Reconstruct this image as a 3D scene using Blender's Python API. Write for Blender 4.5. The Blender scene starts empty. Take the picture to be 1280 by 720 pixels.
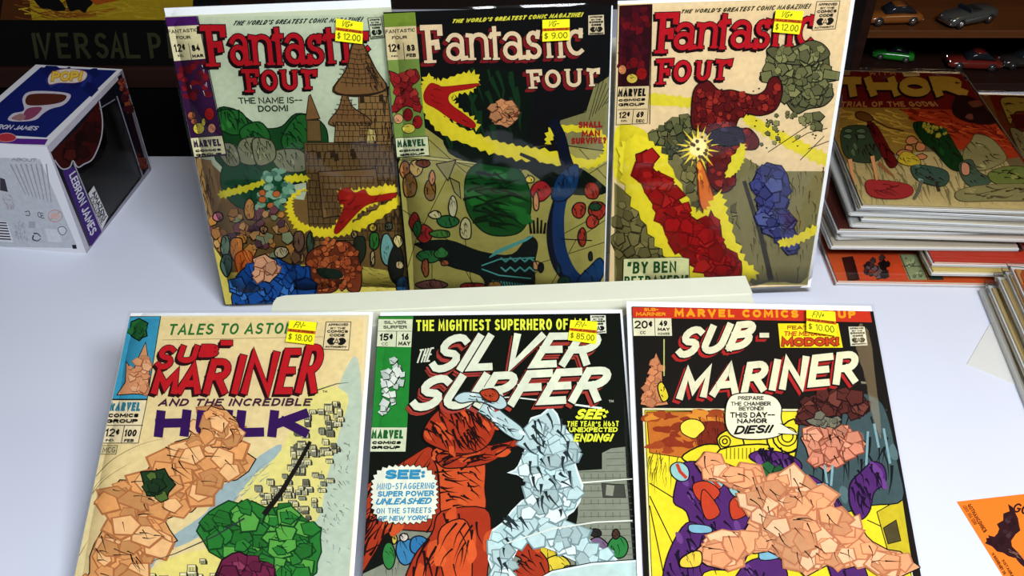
import bpy, math, random
from mathutils import Vector, Matrix

# ------------------------------------------------------------------ camera, light, exposure
SC = bpy.context.scene
COL = SC.collection
CAM_H = 0.54                      # camera height over the table top (table top is z = 0)
PITCH = math.radians(39.5)
FPX = 1150.0                      # focal length in pixels of a 1280 px wide frame
cam_data = bpy.data.cameras.new('camera'); cam = bpy.data.objects.new('camera', cam_data)
COL.objects.link(cam); SC.camera = cam
cam.location = (0, 0, CAM_H); cam.rotation_euler = (math.pi/2 - PITCH, 0, 0)
cam_data.sensor_width = 36.0; cam_data.lens = FPX/1280*36.0; cam_data.clip_start = 0.01

world = bpy.data.worlds.new('world'); SC.world = world; world.use_nodes = True
world.node_tree.nodes['Background'].inputs['Color'].default_value = (0.80, 0.90, 1.0, 1)
world.node_tree.nodes['Background'].inputs['Strength'].default_value = 0.035

def area(name, loc, target, size, size_y, power, color):
    d = bpy.data.lights.new(name, 'AREA'); d.shape = 'RECTANGLE'; d.size = size; d.size_y = size_y
    d.energy = power; d.color = color
    o = bpy.data.objects.new(name, d); COL.objects.link(o); o.location = loc
    o.rotation_euler = (Vector(target) - Vector(loc)).to_track_quat('-Z', 'Y').to_euler()
    return o
# shop ceiling panel over the front of the table, and a weaker warm one over the back
area('ceiling_panel_light', (0.30, -0.22, 1.02), (0.06, 0.40, 0.0), 0.60, 0.22, 21.5, (0.90, 0.94, 1.0))
area('warm_back_light', (0.95, 0.60, 1.0), (0.60, 0.85, 0.0), 0.3, 0.3, 1.6, (1.0, 0.70, 0.36))
SC.view_settings.view_transform = 'Standard'; SC.view_settings.look = 'None'
SC.view_settings.gamma = 1.0; SC.view_settings.use_curve_mapping = False
SC.view_settings.exposure = 0.0
SC.cycles.transparent_max_bounces = 40
SC.cycles.max_bounces = 6

# ------------------------------------------------------------------ helpers
def lin(c):
    c = c/255.0
    return c/12.92 if c <= 0.04045 else ((c+0.055)/1.055)**2.4
def rgb(c, g=1.0):
    return tuple(min(0.92, lin(x)*g) for x in c[:3]) + (1.0,)

def tag(o, label=None, cat=None, group=None, kind=None):
    if label: o['label'] = label
    if cat: o['category'] = cat
    if group: o['group'] = group
    if kind: o['kind'] = kind
    return o
def empty(name, loc, mat=None):
    o = bpy.data.objects.new(name, None); o.empty_display_size = 0.03; COL.objects.link(o)
    if mat is not None: o.matrix_world = mat
    else: o.location = loc; o.matrix_world = Matrix.Translation(loc)
    return o
def mesh_obj(name, verts, faces, mats, parent=None, mat_idx=None, smooth=False):
    me = bpy.data.meshes.new(name); me.from_pydata(verts, [], faces)
    for m in (mats if isinstance(mats, (list, tuple)) else [mats]): me.materials.append(m)
    if mat_idx: me.polygons.foreach_set('material_index', mat_idx)
    if smooth: me.polygons.foreach_set('use_smooth', [True]*len(me.polygons))
    me.update()
    o = bpy.data.objects.new(name, me); COL.objects.link(o)
    if parent: o.parent = parent
    return o

class MB:                                       # collects simple solids into one mesh
    def __init__(s): s.v = []; s.f = []
    def box(s, x0, y0, z0, x1, y1, z1, bev=0.0):
        b = len(s.v)
        if bev <= 0:
            s.v += [(x0,y0,z0),(x1,y0,z0),(x1,y1,z0),(x0,y1,z0),(x0,y0,z1),(x1,y0,z1),(x1,y1,z1),(x0,y1,z1)]
            s.f += [tuple(b+i for i in q) for q in ((0,3,2,1),(4,5,6,7),(0,1,5,4),(1,2,6,5),(2,3,7,6),(3,0,4,7))]
        else:
            e = bev
            rings = [(z0, e), (z0+e, 0), (z1-e, 0), (z1, e)]
            for z, i in rings:
                xa, xb, ya, yb = x0+i, x1-i, y0+i, y1-i
                s.v += [(xa+e,ya,z),(xb-e,ya,z),(xb,ya+e,z),(xb,yb-e,z),(xb-e,yb,z),(xa+e,yb,z),(xa,yb-e,z),(xa,ya+e,z)]
            for r in range(3):
                for k in range(8):
                    a = b+r*8+k; c = b+r*8+(k+1) % 8
                    s.f.append((a, c, c+8, a+8))
            s.f.append(tuple(b+k for k in reversed(range(8)))); s.f.append(tuple(b+24+k for k in range(8)))
        return s
    def prism(s, pts, z0, z1):                  # pts counter-clockwise in xy
        b = len(s.v); n = len(pts)
        s.v += [(x, y, z0) for x, y in pts] + [(x, y, z1) for x, y in pts]
        s.f.append(tuple(b+k for k in reversed(range(n)))); s.f.append(tuple(b+n+k for k in range(n)))
        for k in range(n):
            j = (k+1) % n; s.f.append((b+k, b+j, b+n+j, b+n+k))
        return s
    def loft(s, rings, cap=True):
        b = len(s.v); n = len(rings[0])
        for r in rings: s.v += list(r)
        for i in range(len(rings)-1):
            for k in range(n):
                j = (k+1) % n
                s.f.append((b+i*n+k, b+i*n+j, b+(i+1)*n+j, b+(i+1)*n+k))
        if cap:
            s.f.append(tuple(b+k for k in reversed(range(n))))
            s.f.append(tuple(b+(len(rings)-1)*n+k for k in range(n)))
        return s
    def wheel(s, cx, cy, cz, r, w, n=16):       # axle along y
        rings = []
        for (yy, rr) in ((-w/2, r*.8), (-w/2*.8, r), (w/2*.8, r), (w/2, r*.8)):
            rings.append([(cx+rr*math.cos(-2*math.pi*k/n), cy+yy, cz+rr*math.sin(-2*math.pi*k/n)) for k in range(n)])
        return s.loft(rings)
    def build(s, name, mat, parent=None, smooth=False):
        return mesh_obj(name, s.v, s.f, mat, parent, smooth=smooth)

# ------------------------------------------------------------------ materials (procedural)
def new_mat(name):
    m = bpy.data.materials.new(name); m.use_nodes = True
    nt = m.node_tree; return m, nt, nt.nodes['Principled BSDF']
def simple(name, col, rough=0.5, metal=0.0, noise=0.0, nscale=40.0, bump=0.0, coat=0.0, stretch=(1,1,1), spec=0.3):
    m, nt, p = new_mat(name); p.inputs['Specular IOR Level'].default_value = spec
    p.inputs['Roughness'].default_value = rough; p.inputs['Metallic'].default_value = metal
    p.inputs['Coat Weight'].default_value = coat
    if noise or bump:
        tc = nt.nodes.new('ShaderNodeTexCoord'); mp = nt.nodes.new('ShaderNodeMapping'); mp.inputs['Scale'].default_value = stretch
        nz = nt.nodes.new('ShaderNodeTexNoise'); nz.inputs['Scale'].default_value = nscale; nz.inputs['Detail'].default_value = 5
        nt.links.new(tc.outputs['Object'], mp.inputs['Vector']); nt.links.new(mp.outputs['Vector'], nz.inputs['Vector'])
    if noise:
        mx = nt.nodes.new('ShaderNodeMix'); mx.data_type = 'RGBA'
        mx.inputs['A'].default_value = tuple(c*(1-noise) for c in col[:3])+(1,)
        mx.inputs['B'].default_value = tuple(min(1, c*(1+noise)) for c in col[:3])+(1,)
        nt.links.new(nz.outputs['Fac'], mx.inputs['Factor']); nt.links.new(mx.outputs['Result'], p.inputs['Base Color'])
    else: p.inputs['Base Color'].default_value = tuple(col[:3])+(1,)
    if bump:
        b = nt.nodes.new('ShaderNodeBump'); b.inputs['Strength'].default_value = bump; b.inputs['Distance'].default_value = 0.002
        nt.links.new(nz.outputs['Fac'], b.inputs['Height']); nt.links.new(b.outputs['Normal'], p.inputs['Normal'])
    return m
def ink_material():
    m, nt, p = new_mat('printed_ink')
    a = nt.nodes.new('ShaderNodeAttribute'); a.attribute_name = 'ink'
    tc = nt.nodes.new('ShaderNodeTexCoord'); nz = nt.nodes.new('ShaderNodeTexNoise')
    nz.inputs['Scale'].default_value = 220; nz.inputs['Detail'].default_value = 4
    nt.links.new(tc.outputs['Object'], nz.inputs['Vector'])
    mr = nt.nodes.new('ShaderNodeMapRange'); mr.inputs['To Min'].default_value = 0.80; mr.inputs['To Max'].default_value = 1.16
    nt.links.new(nz.outputs['Fac'], mr.inputs['Value'])
    mx = nt.nodes.new('ShaderNodeVectorMath'); mx.operation = 'SCALE'
    nt.links.new(a.outputs['Color'], mx.inputs[0]); nt.links.new(mr.outputs['Result'], mx.inputs['Scale'])
    nt.links.new(mx.outputs['Vector'], p.inputs['Base Color'])
    p.inputs['Roughness'].default_value = 0.7; p.inputs['Specular IOR Level'].default_value = 0.06
    return m
def bag_material(name, rough, bump, haze=0.0):
    m = bpy.data.materials.new(name); m.use_nodes = True; nt = m.node_tree; nt.nodes.clear()
    out = nt.nodes.new('ShaderNodeOutputMaterial'); tr = nt.nodes.new('ShaderNodeBsdfTransparent')
    gl = nt.nodes.new('ShaderNodeBsdfGlossy'); gl.inputs['Roughness'].default_value = rough
    fr = nt.nodes.new('ShaderNodeFresnel'); fr.inputs['IOR'].default_value = 1.42
    tc = nt.nodes.new('ShaderNodeTexCoord'); nz = nt.nodes.new('ShaderNodeTexNoise'); nz.inputs['Scale'].default_value = 14
    nz.inputs['Detail'].default_value = 1.0
    bp = nt.nodes.new('ShaderNodeBump'); bp.inputs['Strength'].default_value = bump; bp.inputs['Distance'].default_value = 0.004
    mx = nt.nodes.new('ShaderNodeMixShader')
    nt.links.new(tc.outputs['Object'], nz.inputs['Vector']); nt.links.new(nz.outputs['Fac'], bp.inputs['Height'])
    nt.links.new(bp.outputs['Normal'], gl.inputs['Normal']); nt.links.new(bp.outputs['Normal'], fr.inputs['Normal'])
    nt.links.new(fr.outputs['Fac'], mx.inputs['Fac'])
    nt.links.new(tr.outputs['BSDF'], mx.inputs[1]); nt.links.new(gl.outputs['BSDF'], mx.inputs[2])
    if haze:
        df = nt.nodes.new('ShaderNodeBsdfDiffuse'); df.inputs['Color'].default_value = (.95,.95,.90,1)
        m2 = nt.nodes.new('ShaderNodeMixShader'); m2.inputs['Fac'].default_value = haze
        nt.links.new(mx.outputs['Shader'], m2.inputs[1]); nt.links.new(df.outputs['BSDF'], m2.inputs[2])
        nt.links.new(m2.outputs['Shader'], out.inputs['Surface'])
    else: nt.links.new(mx.outputs['Shader'], out.inputs['Surface'])
    return m

INK = ink_material()
M_BAG = bag_material('clear_poly_bag', 0.05, 0.25)
M_BAGH = bag_material('cloudy_poly_bag', 0.10, 0.35, haze=0.30)
M_BOARD = simple('white_board', (0.80, 0.82, 0.82), 0.6, noise=0.02, nscale=90)
M_PAGES = simple('newsprint_pages', (0.86, 0.77, 0.58), 0.8, noise=0.25, nscale=300, stretch=(1,1,18))
M_TABLE = simple('white_table_top', (0.76, 0.79, 0.90), 0.42, noise=0.03, nscale=7, bump=0.03)
M_CARD = simple('white_cardboard', (0.74, 0.76, 0.60), 0.7, noise=0.04, nscale=60, bump=0.05)
M_BLACK = simple('black_board', (0.002, 0.002, 0.002), 0.9, spec=.03)
M_BROWN = simple('dark_wood', (0.016, 0.005, 0.003), 0.7, spec=.1, noise=0.4, nscale=8, bump=0.15, stretch=(1,12,12))
M_WOOD = simple('orange_wood', (0.075, 0.022, 0.004), 0.6, spec=.15, noise=0.35, nscale=9, bump=0.15, stretch=(1,10,10))
M_METAL = simple('grey_metal', (0.3, 0.3, 0.32), 0.35, metal=1.0, noise=0.05)

# ------------------------------------------------------------------ photograph rays onto real planes
CP, SP = math.cos(PITCH), math.sin(PITCH)
CO = Vector((0, 0, CAM_H))
def ray(x, y):
    u = (x-640)/FPX; v = (y-360)/FPX
    return Vector((u, CP - v*SP, -SP - v*CP))
def hit(x, y, p0, n):
    d = ray(x, y); return CO + d*((p0-CO).dot(n)/d.dot(n))
def on_z(x, y, z=0.0):
    return hit(x, y, Vector((0, 0, z)), Vector((0, 0, 1)))

class Sheet:
    """a flat printed surface: a frame (origin, right, up-the-page, normal)"""
    def __init__(s, p0, e1, e2):
        s.e1 = e1.normalized(); s.n = e1.cross(e2).normalized(); s.e2 = s.n.cross(s.e1); s.p0 = p0
    def loc(s, x, y):
        p = hit(x, y, s.p0, s.n) - s.p0
        return (p.dot(s.e1), p.dot(s.e2))
    def matrix(s):
        m = Matrix.Identity(4)
        for i, a in enumerate((s.e1, s.e2, s.n)):
            for r in range(3): m[r][i] = a[r]
        for r in range(3): m[r][3] = s.p0[r]
        return m

# ------------------------------------------------------------------ stroke lettering
def arc(cx, cy, rx, ry, a0, a1, n=8):
    return [(cx+rx*math.cos(math.radians(a0+(a1-a0)*k/n)), cy+ry*math.sin(math.radians(a0+(a1-a0)*k/n))) for k in range(n+1)]
G = {
 'A': (.7, [[(0,0),(.35,1),(.7,0)], [(.14,.3),(.56,.3)]]),
 'B': (.56, [[(0,0),(0,1),(.3,1)]+arc(.3,.77,.24,.23,90,-90)+[(0,.54)], [(.3,.54)]+arc(.3,.27,.28,.27,90,-90)+[(0,0)]]),
 'C': (.6, [arc(.34,.5,.34,.5,52,308,14)]),
 'D': (.6, [[(0,0),(0,1),(.25,1)]+arc(.25,.5,.35,.5,90,-90,10)+[(0,0)]]),
 'E': (.5, [[(.5,1),(0,1),(0,0),(.5,0)], [(0,.52),(.42,.52)]]),
 'F': (.48, [[(.5,1),(0,1),(0,0)], [(0,.52),(.42,.52)]]),
 'G': (.64, [arc(.34,.5,.34,.5,52,320,14)+[(.64,.45),(.38,.45)]]),
 'H': (.6, [[(0,0),(0,1)], [(.6,0),(.6,1)], [(0,.52),(.6,.52)]]),
 'I': (.02, [[(.01,0),(.01,1)]]),
 'J': (.4, [[(.4,1),(.4,.25)]+arc(.2,.22,.2,.22,0,-170,6)]),
 'K': (.58, [[(0,0),(0,1)], [(.56,1),(.04,.45)], [(.2,.6),(.6,0)]]),
 'L': (.46, [[(0,1),(0,0),(.46,0)]]),
 'M': (.78, [[(0,0),(.04,1),(.39,.25),(.74,1),(.78,0)]]),
 'N': (.62, [[(0,0),(0,1),(.62,0),(.62,1)]]),
 'O': (.68, [arc(.34,.5,.34,.5,0,360,18)]),
 'P': (.54, [[(0,0),(0,1),(.28,1)]+arc(.28,.73,.26,.27,90,-90)+[(0,.46)]]),
 'Q': (.68, [arc(.34,.5,.34,.5,0,360,18), [(.4,.25),(.7,-.05)]]),
 'R': (.58, [[(0,0),(0,1),(.28,1)]+arc(.28,.74,.26,.26,90,-90)+[(0,.48)], [(.26,.48),(.58,0)]]),
 'S': (.54, [arc(.28,.75,.26,.25,35,270,9)[:-1]+arc(.27,.25,.27,.25,90,-150,9)]),
 'T': (.6, [[(0,1),(.6,1)], [(.3,1),(.3,0)]]),
 'U': (.6, [[(0,1),(0,.32)]+arc(.3,.3,.3,.3,180,360,9)+[(.6,1)]]),
 'V': (.64, [[(0,1),(.32,0),(.64,1)]]),
 'W': (.92, [[(0,1),(.22,0),(.46,.8),(.7,0),(.92,1)]]),
 'X': (.6, [[(0,0),(.6,1)], [(0,1),(.6,0)]]),
 'Y': (.6, [[(0,1),(.3,.5),(.6,1)], [(.3,.5),(.3,0)]]),
 'Z': (.56, [[(0,1),(.56,1),(0,0),(.56,0)]]),
 '0': (.5, [arc(.25,.5,.25,.5,0,360,14)]),
 '1': (.2, [[(0,.8),(.16,1),(.16,0)]]),
 '2': (.5, [arc(.25,.72,.25,.28,160,-30,8)+[(0,0),(.5,0)]]),
 '3': (.5, [arc(.24,.75,.24,.25,140,-90,8)[:-1]+[(.24,.5)]+arc(.24,.26,.26,.26,90,-140,8)]),
 '4': (.52, [[(.38,0),(.38,1),(0,.3),(.52,.3)]]),
 '5': (.5, [[(.46,1),(.06,1),(.03,.55)]+arc(.24,.32,.26,.32,110,-140,8)]),
 '6': (.5, [[(.42,1)]+arc(.25,.28,.25,.28,160,-200,14), ]),
 '7': (.5, [[(0,1),(.5,1),(.15,0)]]),
 '8': (.5, [arc(.25,.75,.21,.25,0,360,12), arc(.25,.26,.25,.26,0,360,12)]),
 '9': (.5, [arc(.25,.72,.25,.28,0,360,12), [(.5,.72),(.42,.2),(.12,0)]]),
 '-': (.34, [[(0,.48),(.34,.48)]]), '.': (.04, [[(0,0),(.04,.04)]]), '!': (.1, [[(.08,1),(.04,.32)], [(0,0),(.05,.05)]]),
 "'": (.06, [[(.06,1),(.0,.78)]]), '"': (.24, [[(.04,1),(.0,.75)], [(.24,1),(.2,.75)]]), ':': (.04, [[(0,.2),(.04,.24)], [(0,.75),(.04,.79)]]),
 ',': (.06, [[(.06,.1),(0,-.12)]]), '$': (.44, [arc(.24,.7,.2,.2,35,270,7)[:-1]+arc(.22,.3,.22,.2,90,-150,7), [(.23,-.05),(.23,1.05)]]),
 '?': (.46, [arc(.23,.74,.22,.25,160,-60,9)+[(.23,.32)], [(.22,0),(.26,.04)]]),
 '+': (.4, [[(0,.5),(.4,.5)], [(.2,.25),(.2,.75)]]), '%': (.3, [arc(.16,.6,.15,.22,50,310,7), [(.17,.25),(.17,.95)]]),   # % draws the cent sign
 '(': (.15, [arc(.2,.5,.2,.55,120,240,6)]), ')': (.15, [arc(-.05,.5,.2,.55,60,-60,6)]), '@': (.6, [arc(.3,.5,.3,.45,0,320,10), arc(.3,.5,.12,.2,0,360,8)]),
 # serifed masthead letters (lower-case keys)
 'f': (.8, [[(.0,1),(.8,1),(.8,.82)], [(.22,1),(.26,0)], [(.26,.52),(.62,.55),(.64,.40)], [(.02,0),(.52,0)]]),
 'a': (.62, [arc(.29,.30,.28,.30,0,360,14), [(.04,.80)]+arc(.32,.72,.28,.28,140,10,7)+[(.60,.0),(.74,.02)]]),
 'n': (.66, [[(-.04,.96),(.08,.94),(.08,0)], [(.1,.7)]+arc(.36,.70,.26,.28,160,0,7)+[(.62,0)], [(-.04,0),(.2,0)], [(.5,0),(.74,0)]]),
 't': (.5, [[(.24,1.25),(.24,0)], [(.0,.9),(.08,1.0),(.5,1.0)], [(.1,0),(.44,0)]]),
 's': (.5, [[(.5,1.0),(.46,.8)], arc(.26,.74,.22,.24,30,270,8)[:-1]+arc(.26,.25,.26,.25,90,-150,9), [(.0,.22),(-.02,-.02)]]),
 'i': (.26, [[(.02,1),(.15,1),(.15,0)], [(.0,0),(.32,0)]]),
 'c': (.56, [arc(.32,.5,.32,.5,50,310,12), [(.54,1.05),(.52,.78)]]),
 'o': (.64, [arc(.32,.5,.32,.5,0,360,16)]),
 'u': (.7, [[(-.03,1),(.2,1)], [(.1,1),(.1,.34)]+arc(.35,.32,.25,.32,180,360,8)+[(.62,1)], [(.52,1),(.74,1)]]),
 'r': (.6, [[(-.02,1),(.16,.97),(.16,0)], [(.16,.75),(.34,.95),(.62,.98),(.60,.8)], [(0,0),(.34,0)]]),
}

def ribbon(pts, w0, w1=None, cap=0.0, closed=False):
    """quads along a polyline in pixel space"""
    P = [pts[0]]
    for p in pts[1:]:
        if math.hypot(p[0]-P[-1][0], p[1]-P[-1][1]) > 0.02: P.append(p)
    if closed and len(P) > 2 and math.hypot(P[0][0]-P[-1][0], P[0][1]-P[-1][1]) < 0.03: P.pop()
    n = len(P)
    if n < 2: return []
    def unit(a, b):
        d = math.hypot(b[0]-a[0], b[1]-a[1]) or 1; return ((b[0]-a[0])/d, (b[1]-a[1])/d)
    if cap and not closed:
        d = unit(P[1], P[0]); P[0] = (P[0][0]+d[0]*cap, P[0][1]+d[1]*cap)
        d = unit(P[-2], P[-1]); P[-1] = (P[-1][0]+d[0]*cap, P[-1][1]+d[1]*cap)
    L = []; R = []
    for i, p in enumerate(P):
        w = (w0 if w1 is None else w0+(w1-w0)*i/max(1, n-1))/2
        a = P[i-1] if (i > 0 or closed) else None
        b = P[(i+1) % n] if (i < n-1 or closed) else None
        if a is None: d = unit(p, b); m = (-d[1], d[0]); k = 1
        elif b is None: d = unit(a, p); m = (-d[1], d[0]); k = 1
        else:
            d1 = unit(a, p); d2 = unit(p, b)
            m = (-(d1[1]+d2[1]), d1[0]+d2[0]); l = math.hypot(*m)
            if l < 0.25: m = (-d1[1], d1[0]); k = 1
            else:
                m = (m[0]/l, m[1]/l); k = min(2.2, 1/max(0.3, m[0]*-d1[1]+m[1]*d1[0]))
        L.append((p[0]+m[0]*w*k, p[1]+m[1]*w*k)); R.append((p[0]-m[0]*w*k, p[1]-m[1]*w*k))
    q = []
    for i in range(n if closed else n-1):
        j = (i+1) % n; q.append([L[i], L[j], R[j], R[i]])
    return q

def spline(pts, closed=True, sub=4):
    n = len(pts); out = []
    for i in range(n if closed else n-1):
        p0 = pts[(i-1) % n] if (closed or i > 0) else pts[0]
        p1 = pts[i]; p2 = pts[(i+1) % n]
        p3 = pts[(i+2) % n] if (closed or i+2 < n) else pts[-1]
        for k in range(sub):
            t = k/sub; t2 = t*t; t3 = t2*t
            out.append(tuple(0.5*((2*p1[c])+(-p0[c]+p2[c])*t+(2*p0[c]-5*p1[c]+4*p2[c]-p3[c])*t2+(-p0[c]+3*p1[c]-3*p2[c]+p3[c])*t3) for c in (0, 1)))
    if not closed: out.append(pts[-1])
    return out

class Art:
    """collects flat ink shapes, given where the photograph shows them, on one Sheet"""
    def __init__(s, sheet, gain=1.0, z0=2e-5, seed=1, clip=None):
        s.sh = sheet; s.gain = gain; s.k = 0; s.z0 = z0; s.groups = {}; s.cur = 'cover_art'; s.clip = clip; s.cells = {}; s.r = random.Random(seed); s.sub = 0
    def group(s, g): s.cur = g; return s
    def layer(s): s.k += 1; s.sub = 0
    def put(s, pts, col):
        g = s.groups.setdefault(s.cur, ([], [], []))
        L = [s.sh.loc(x, y) for x, y in pts]
        if s.clip:
            for ax, lim, sg in ((0, s.clip[0], 1), (0, s.clip[2], -1), (1, s.clip[1], 1), (1, s.clip[3], -1)):
                if all((p[ax]-lim)*sg >= 0 for p in L): continue
                o = []
                for i in range(len(L)):
                    a, b = L[i-1], L[i]; da = (a[ax]-lim)*sg; db = (b[ax]-lim)*sg
                    if (da >= 0) != (db >= 0):
                        t = da/(da-db); o.append((a[0]+(b[0]-a[0])*t, a[1]+(b[1]-a[1])*t))
                    if db >= 0: o.append(b)
                L = o
                if len(L) < 3: return
        a = sum(L[i][0]*L[(i+1) % len(L)][1]-L[(i+1) % len(L)][0]*L[i][1] for i in range(len(L)))
        if a < 0: L.reverse()
        # printing order: each shape goes one hair's breadth above whatever it covers
        xs = [p[0] for p in L]; ys = [p[1] for p in L]; CS = .0025
        cs = [(i, j) for i in range(int(min(xs)//CS), int(max(xs)//CS)+1) for j in range(int(min(ys)//CS), int(max(ys)//CS)+1)]
        lv = 1+max(s.cells.get(c, 0) for c in cs)
        for c in cs: s.cells[c] = lv
        z = s.z0 + lv*5e-6
        b = len(g[0]); g[0].extend((x, y, z) for x, y in L); g[1].append(tuple(range(b, b+len(L))))
        g[2].append(rgb(col, s.gain))
    def P(s, pts, col, ink=None, w=1.2):
        s.layer(); s.put(pts, col)
        if ink is not None: s.line(list(pts)+[pts[0]], w, ink)
    def S(s, pts, col, ink=None, w=1.4, sub=4):
        s.P(spline(pts, True, sub), col, ink, w)
    def line(s, pts, w, col, w1=None, smooth=False):
        s.layer()
        if smooth: pts = spline(pts, False, 4)
        for q in ribbon(pts, w, w1): s.put(q, col)
    def lines(s, many, w, col, w1=None):
        s.layer()
        for pts in many:
            for q in ribbon(pts, w, w1): s.put(q, col)
    def dark(s, pts): s.P(pts, (16,14,12))
    def letter(s, ch, quad, pen, col, grow=0.0, off=(0,0), nolayer=False):
        w, st = G[ch]
        if not nolayer: s.layer()
        (ax,ay),(bx,by),(cx,cy),(dx,dy) = quad       # TL TR BR BL
        hw = max(1e-3, math.hypot(bx-ax, by-ay)); hh = max(1e-3, math.hypot(dx-ax, dy-ay)); i = pen/2/hw; j = pen/2/hh
        for pl in st:
            pp = []
            for (x, y) in pl:
                a = i+(x/max(w, .02))*(1-2*i); b = j+(1-y)*(1-2*j)
                pp.append((ax*(1-a)*(1-b)+bx*a*(1-b)+cx*a*b+dx*(1-a)*b+off[0], ay*(1-a)*(1-b)+by*a*(1-b)+cy*a*b+dy*(1-a)*b+off[1]))
            closed = len(pl) > 8 and math.hypot(pl[0][0]-pl[-1][0], pl[0][1]-pl[-1][1]) < 1e-3
            pn = pen*.5 if (ch.islower() and len(pl) == 2 and abs(pl[0][1]-pl[1][1]) < .03) else pen
            if pn != pen: pp = [(x+(dx-ax)/hh*pen*.2*(1 if pl[0][1] < .4 else -1), y+(dy-ay)/hh*pen*.2*(1 if pl[0][1] < .4 else -1)) for x, y in pp]
            for q in ribbon(pp, pn+2*grow, cap=pen/2*(.96 if pn == pen else .3)+grow, closed=closed): s.put(q, col)
    def text(s, txt, quad, pen, col, grow=0.0, off=(0,0), gap=None, slant=0.0):
        """lettering that fills the quad TL, TR, BR, BL"""
        s.layer()
        (ax,ay),(bx,by),(cx,cy),(dx,dy) = quad
        W = (math.hypot(bx-ax, by-ay)+math.hypot(cx-dx, cy-dy))/2; H = math.hypot(dx-ax, dy-ay)
        if gap is None: gap = max(0.25*pen, 0.07*H)
        ws = [(0.30 if c == ' ' else G[c][0]) for c in txt]; n = sum(1 for c in txt if c != ' ')
        sx = max(0.12*H, (W - n*pen - (len(txt)-1)*gap)/max(.01, sum(ws))); x = pen/2
        tot = sum(ws)*sx + n*pen + (len(txt)-1)*gap; j = pen/2/H
        for c, w in zip(txt, ws):
            if c != ' ':
                for pl in G[c][1]:
                    pp = []
                    for (gx, gy) in pl:
                        a = (x+gx*sx+slant*(gy-.5)*H)/tot; b = j+(1-gy)*(1-2*j)
                        pp.append((ax*(1-a)*(1-b)+bx*a*(1-b)+cx*a*b+dx*(1-a)*b+off[0], ay*(1-a)*(1-b)+by*a*(1-b)+cy*a*b+dy*(1-a)*b+off[1]))
                    closed = len(pl) > 8 and math.hypot(pl[0][0]-pl[-1][0], pl[0][1]-pl[-1][1]) < 1e-3
                    for q in ribbon(pp, pen+2*grow, cap=pen/2*.9+grow, closed=closed): s.put(q, col)
                x += pen
            x += w*sx+gap
    def row(s, txt, x0, y0, x1, y1, h, pen, col, **k):   # left-top to right-top, height h
        s.text(txt, [(x0,y0),(x1,y1),(x1+k.pop('sk',0),y1+h),(x0+k.pop('sl',0),y0+h)], pen, col, **k)
    # --- generic picture filling
    def blob(s, cx, cy, rx, ry, col, ink=None, w=1.2, n=9, rough=.18, rot=0.0):
        pts = []
        for k in range(n):
            a = 2*math.pi*k/n; f = 1+s.r.uniform(-rough, rough)
            x = rx*f*math.cos(a); y = ry*f*math.sin(a)
            pts.append((cx+x*math.cos(rot)-y*math.sin(rot), cy+x*math.sin(rot)+y*math.cos(rot)))
        s.S(pts, col, ink, w, 3)
    def inside(s, poly, x, y):
        c = False; n = len(poly); j = n-1
        for i in range(n):
            if (poly[i][1] > y) != (poly[j][1] > y) and x < (poly[j][0]-poly[i][0])*(y-poly[i][1])/(poly[j][1]-poly[i][1])+poly[i][0]: c = not c
            j = i
        return c
    def pick(s, poly):
        xs = [p[0] for p in poly]; ys = [p[1] for p in poly]
        for _ in range(60):
            x = s.r.uniform(min(xs), max(xs)); y = s.r.uniform(min(ys), max(ys))
            if s.inside(poly, x, y): return x, y
        return sum(xs)/len(xs), sum(ys)/len(ys)
    def chips(s, poly, n, size, cols, ink=(20,16,12), w=.8, n_side=5, asp=1.0):   # angular stones
        for i in range(n):
            if i % 6 == 0: s.layer()
            s.k += 1
            x, y = s.pick(poly); r = size*s.r.uniform(.6, 1.25); a0 = s.r.uniform(0, 6)
            pts = []
            for k in range(n_side):
                a = a0+2*math.pi*k/n_side; f = r*s.r.uniform(.65, 1.1)
                pts.append((x+f*math.cos(a)*asp, y+f*math.sin(a)))
            s.put([(px+(px-x)*.18+.4*w, py+(py-y)*.18+.5*w) for px, py in pts], ink); s.sub += 1; s.k += 1
            s.put(pts, s.r.choice(cols))
    def hatch(s, poly, n, length, ang, col=(18,15,12), w=1.1, curve=.15, spread=.25):  # tapered brush marks
        s.layer()
        for i in range(n):
            x, y = s.pick(poly); l = length*s.r.uniform(.5, 1.3); a = math.radians(ang)+s.r.uniform(-spread, spread)
            cv = l*curve*s.r.uniform(-1, 1); dx, dy = math.cos(a)*l/2, math.sin(a)*l/2
            pts = [(x-dx, y-dy), (x-dy/l*cv*2, y+dx/l*cv*2), (x+dx, y+dy)]
            for q in ribbon(spline(pts, False, 2), w*s.r.uniform(.7, 1.3), .15): s.put(q, col)
    def jag(s, pts, amp, step, col, ink=None, w=1.0):    # closed flame-edged shape
        P = spline(pts, True, 8); n = len(P); out = []
        ar = sum(P[i][0]*P[(i+1) % n][1]-P[(i+1) % n][0]*P[i][1] for i in range(n)); sg = 1 if ar > 0 else -1
        acc = 0.0; k = 0
        for i in range(n):
            a = P[i]; b = P[(i+1) % n]; d = math.hypot(b[0]-a[0], b[1]-a[1])
            if d < 1e-6: continue
            acc += d
            if acc >= step*.5:
                acc = 0; k += 1; f = amp*s.r.uniform(.7, 2.6) if k % 2 else 0.0
                out.append((a[0]+(b[1]-a[1])/d*f*sg, a[1]-(b[0]-a[0])/d*f*sg))
        s.P(out, col, ink, w)
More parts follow.
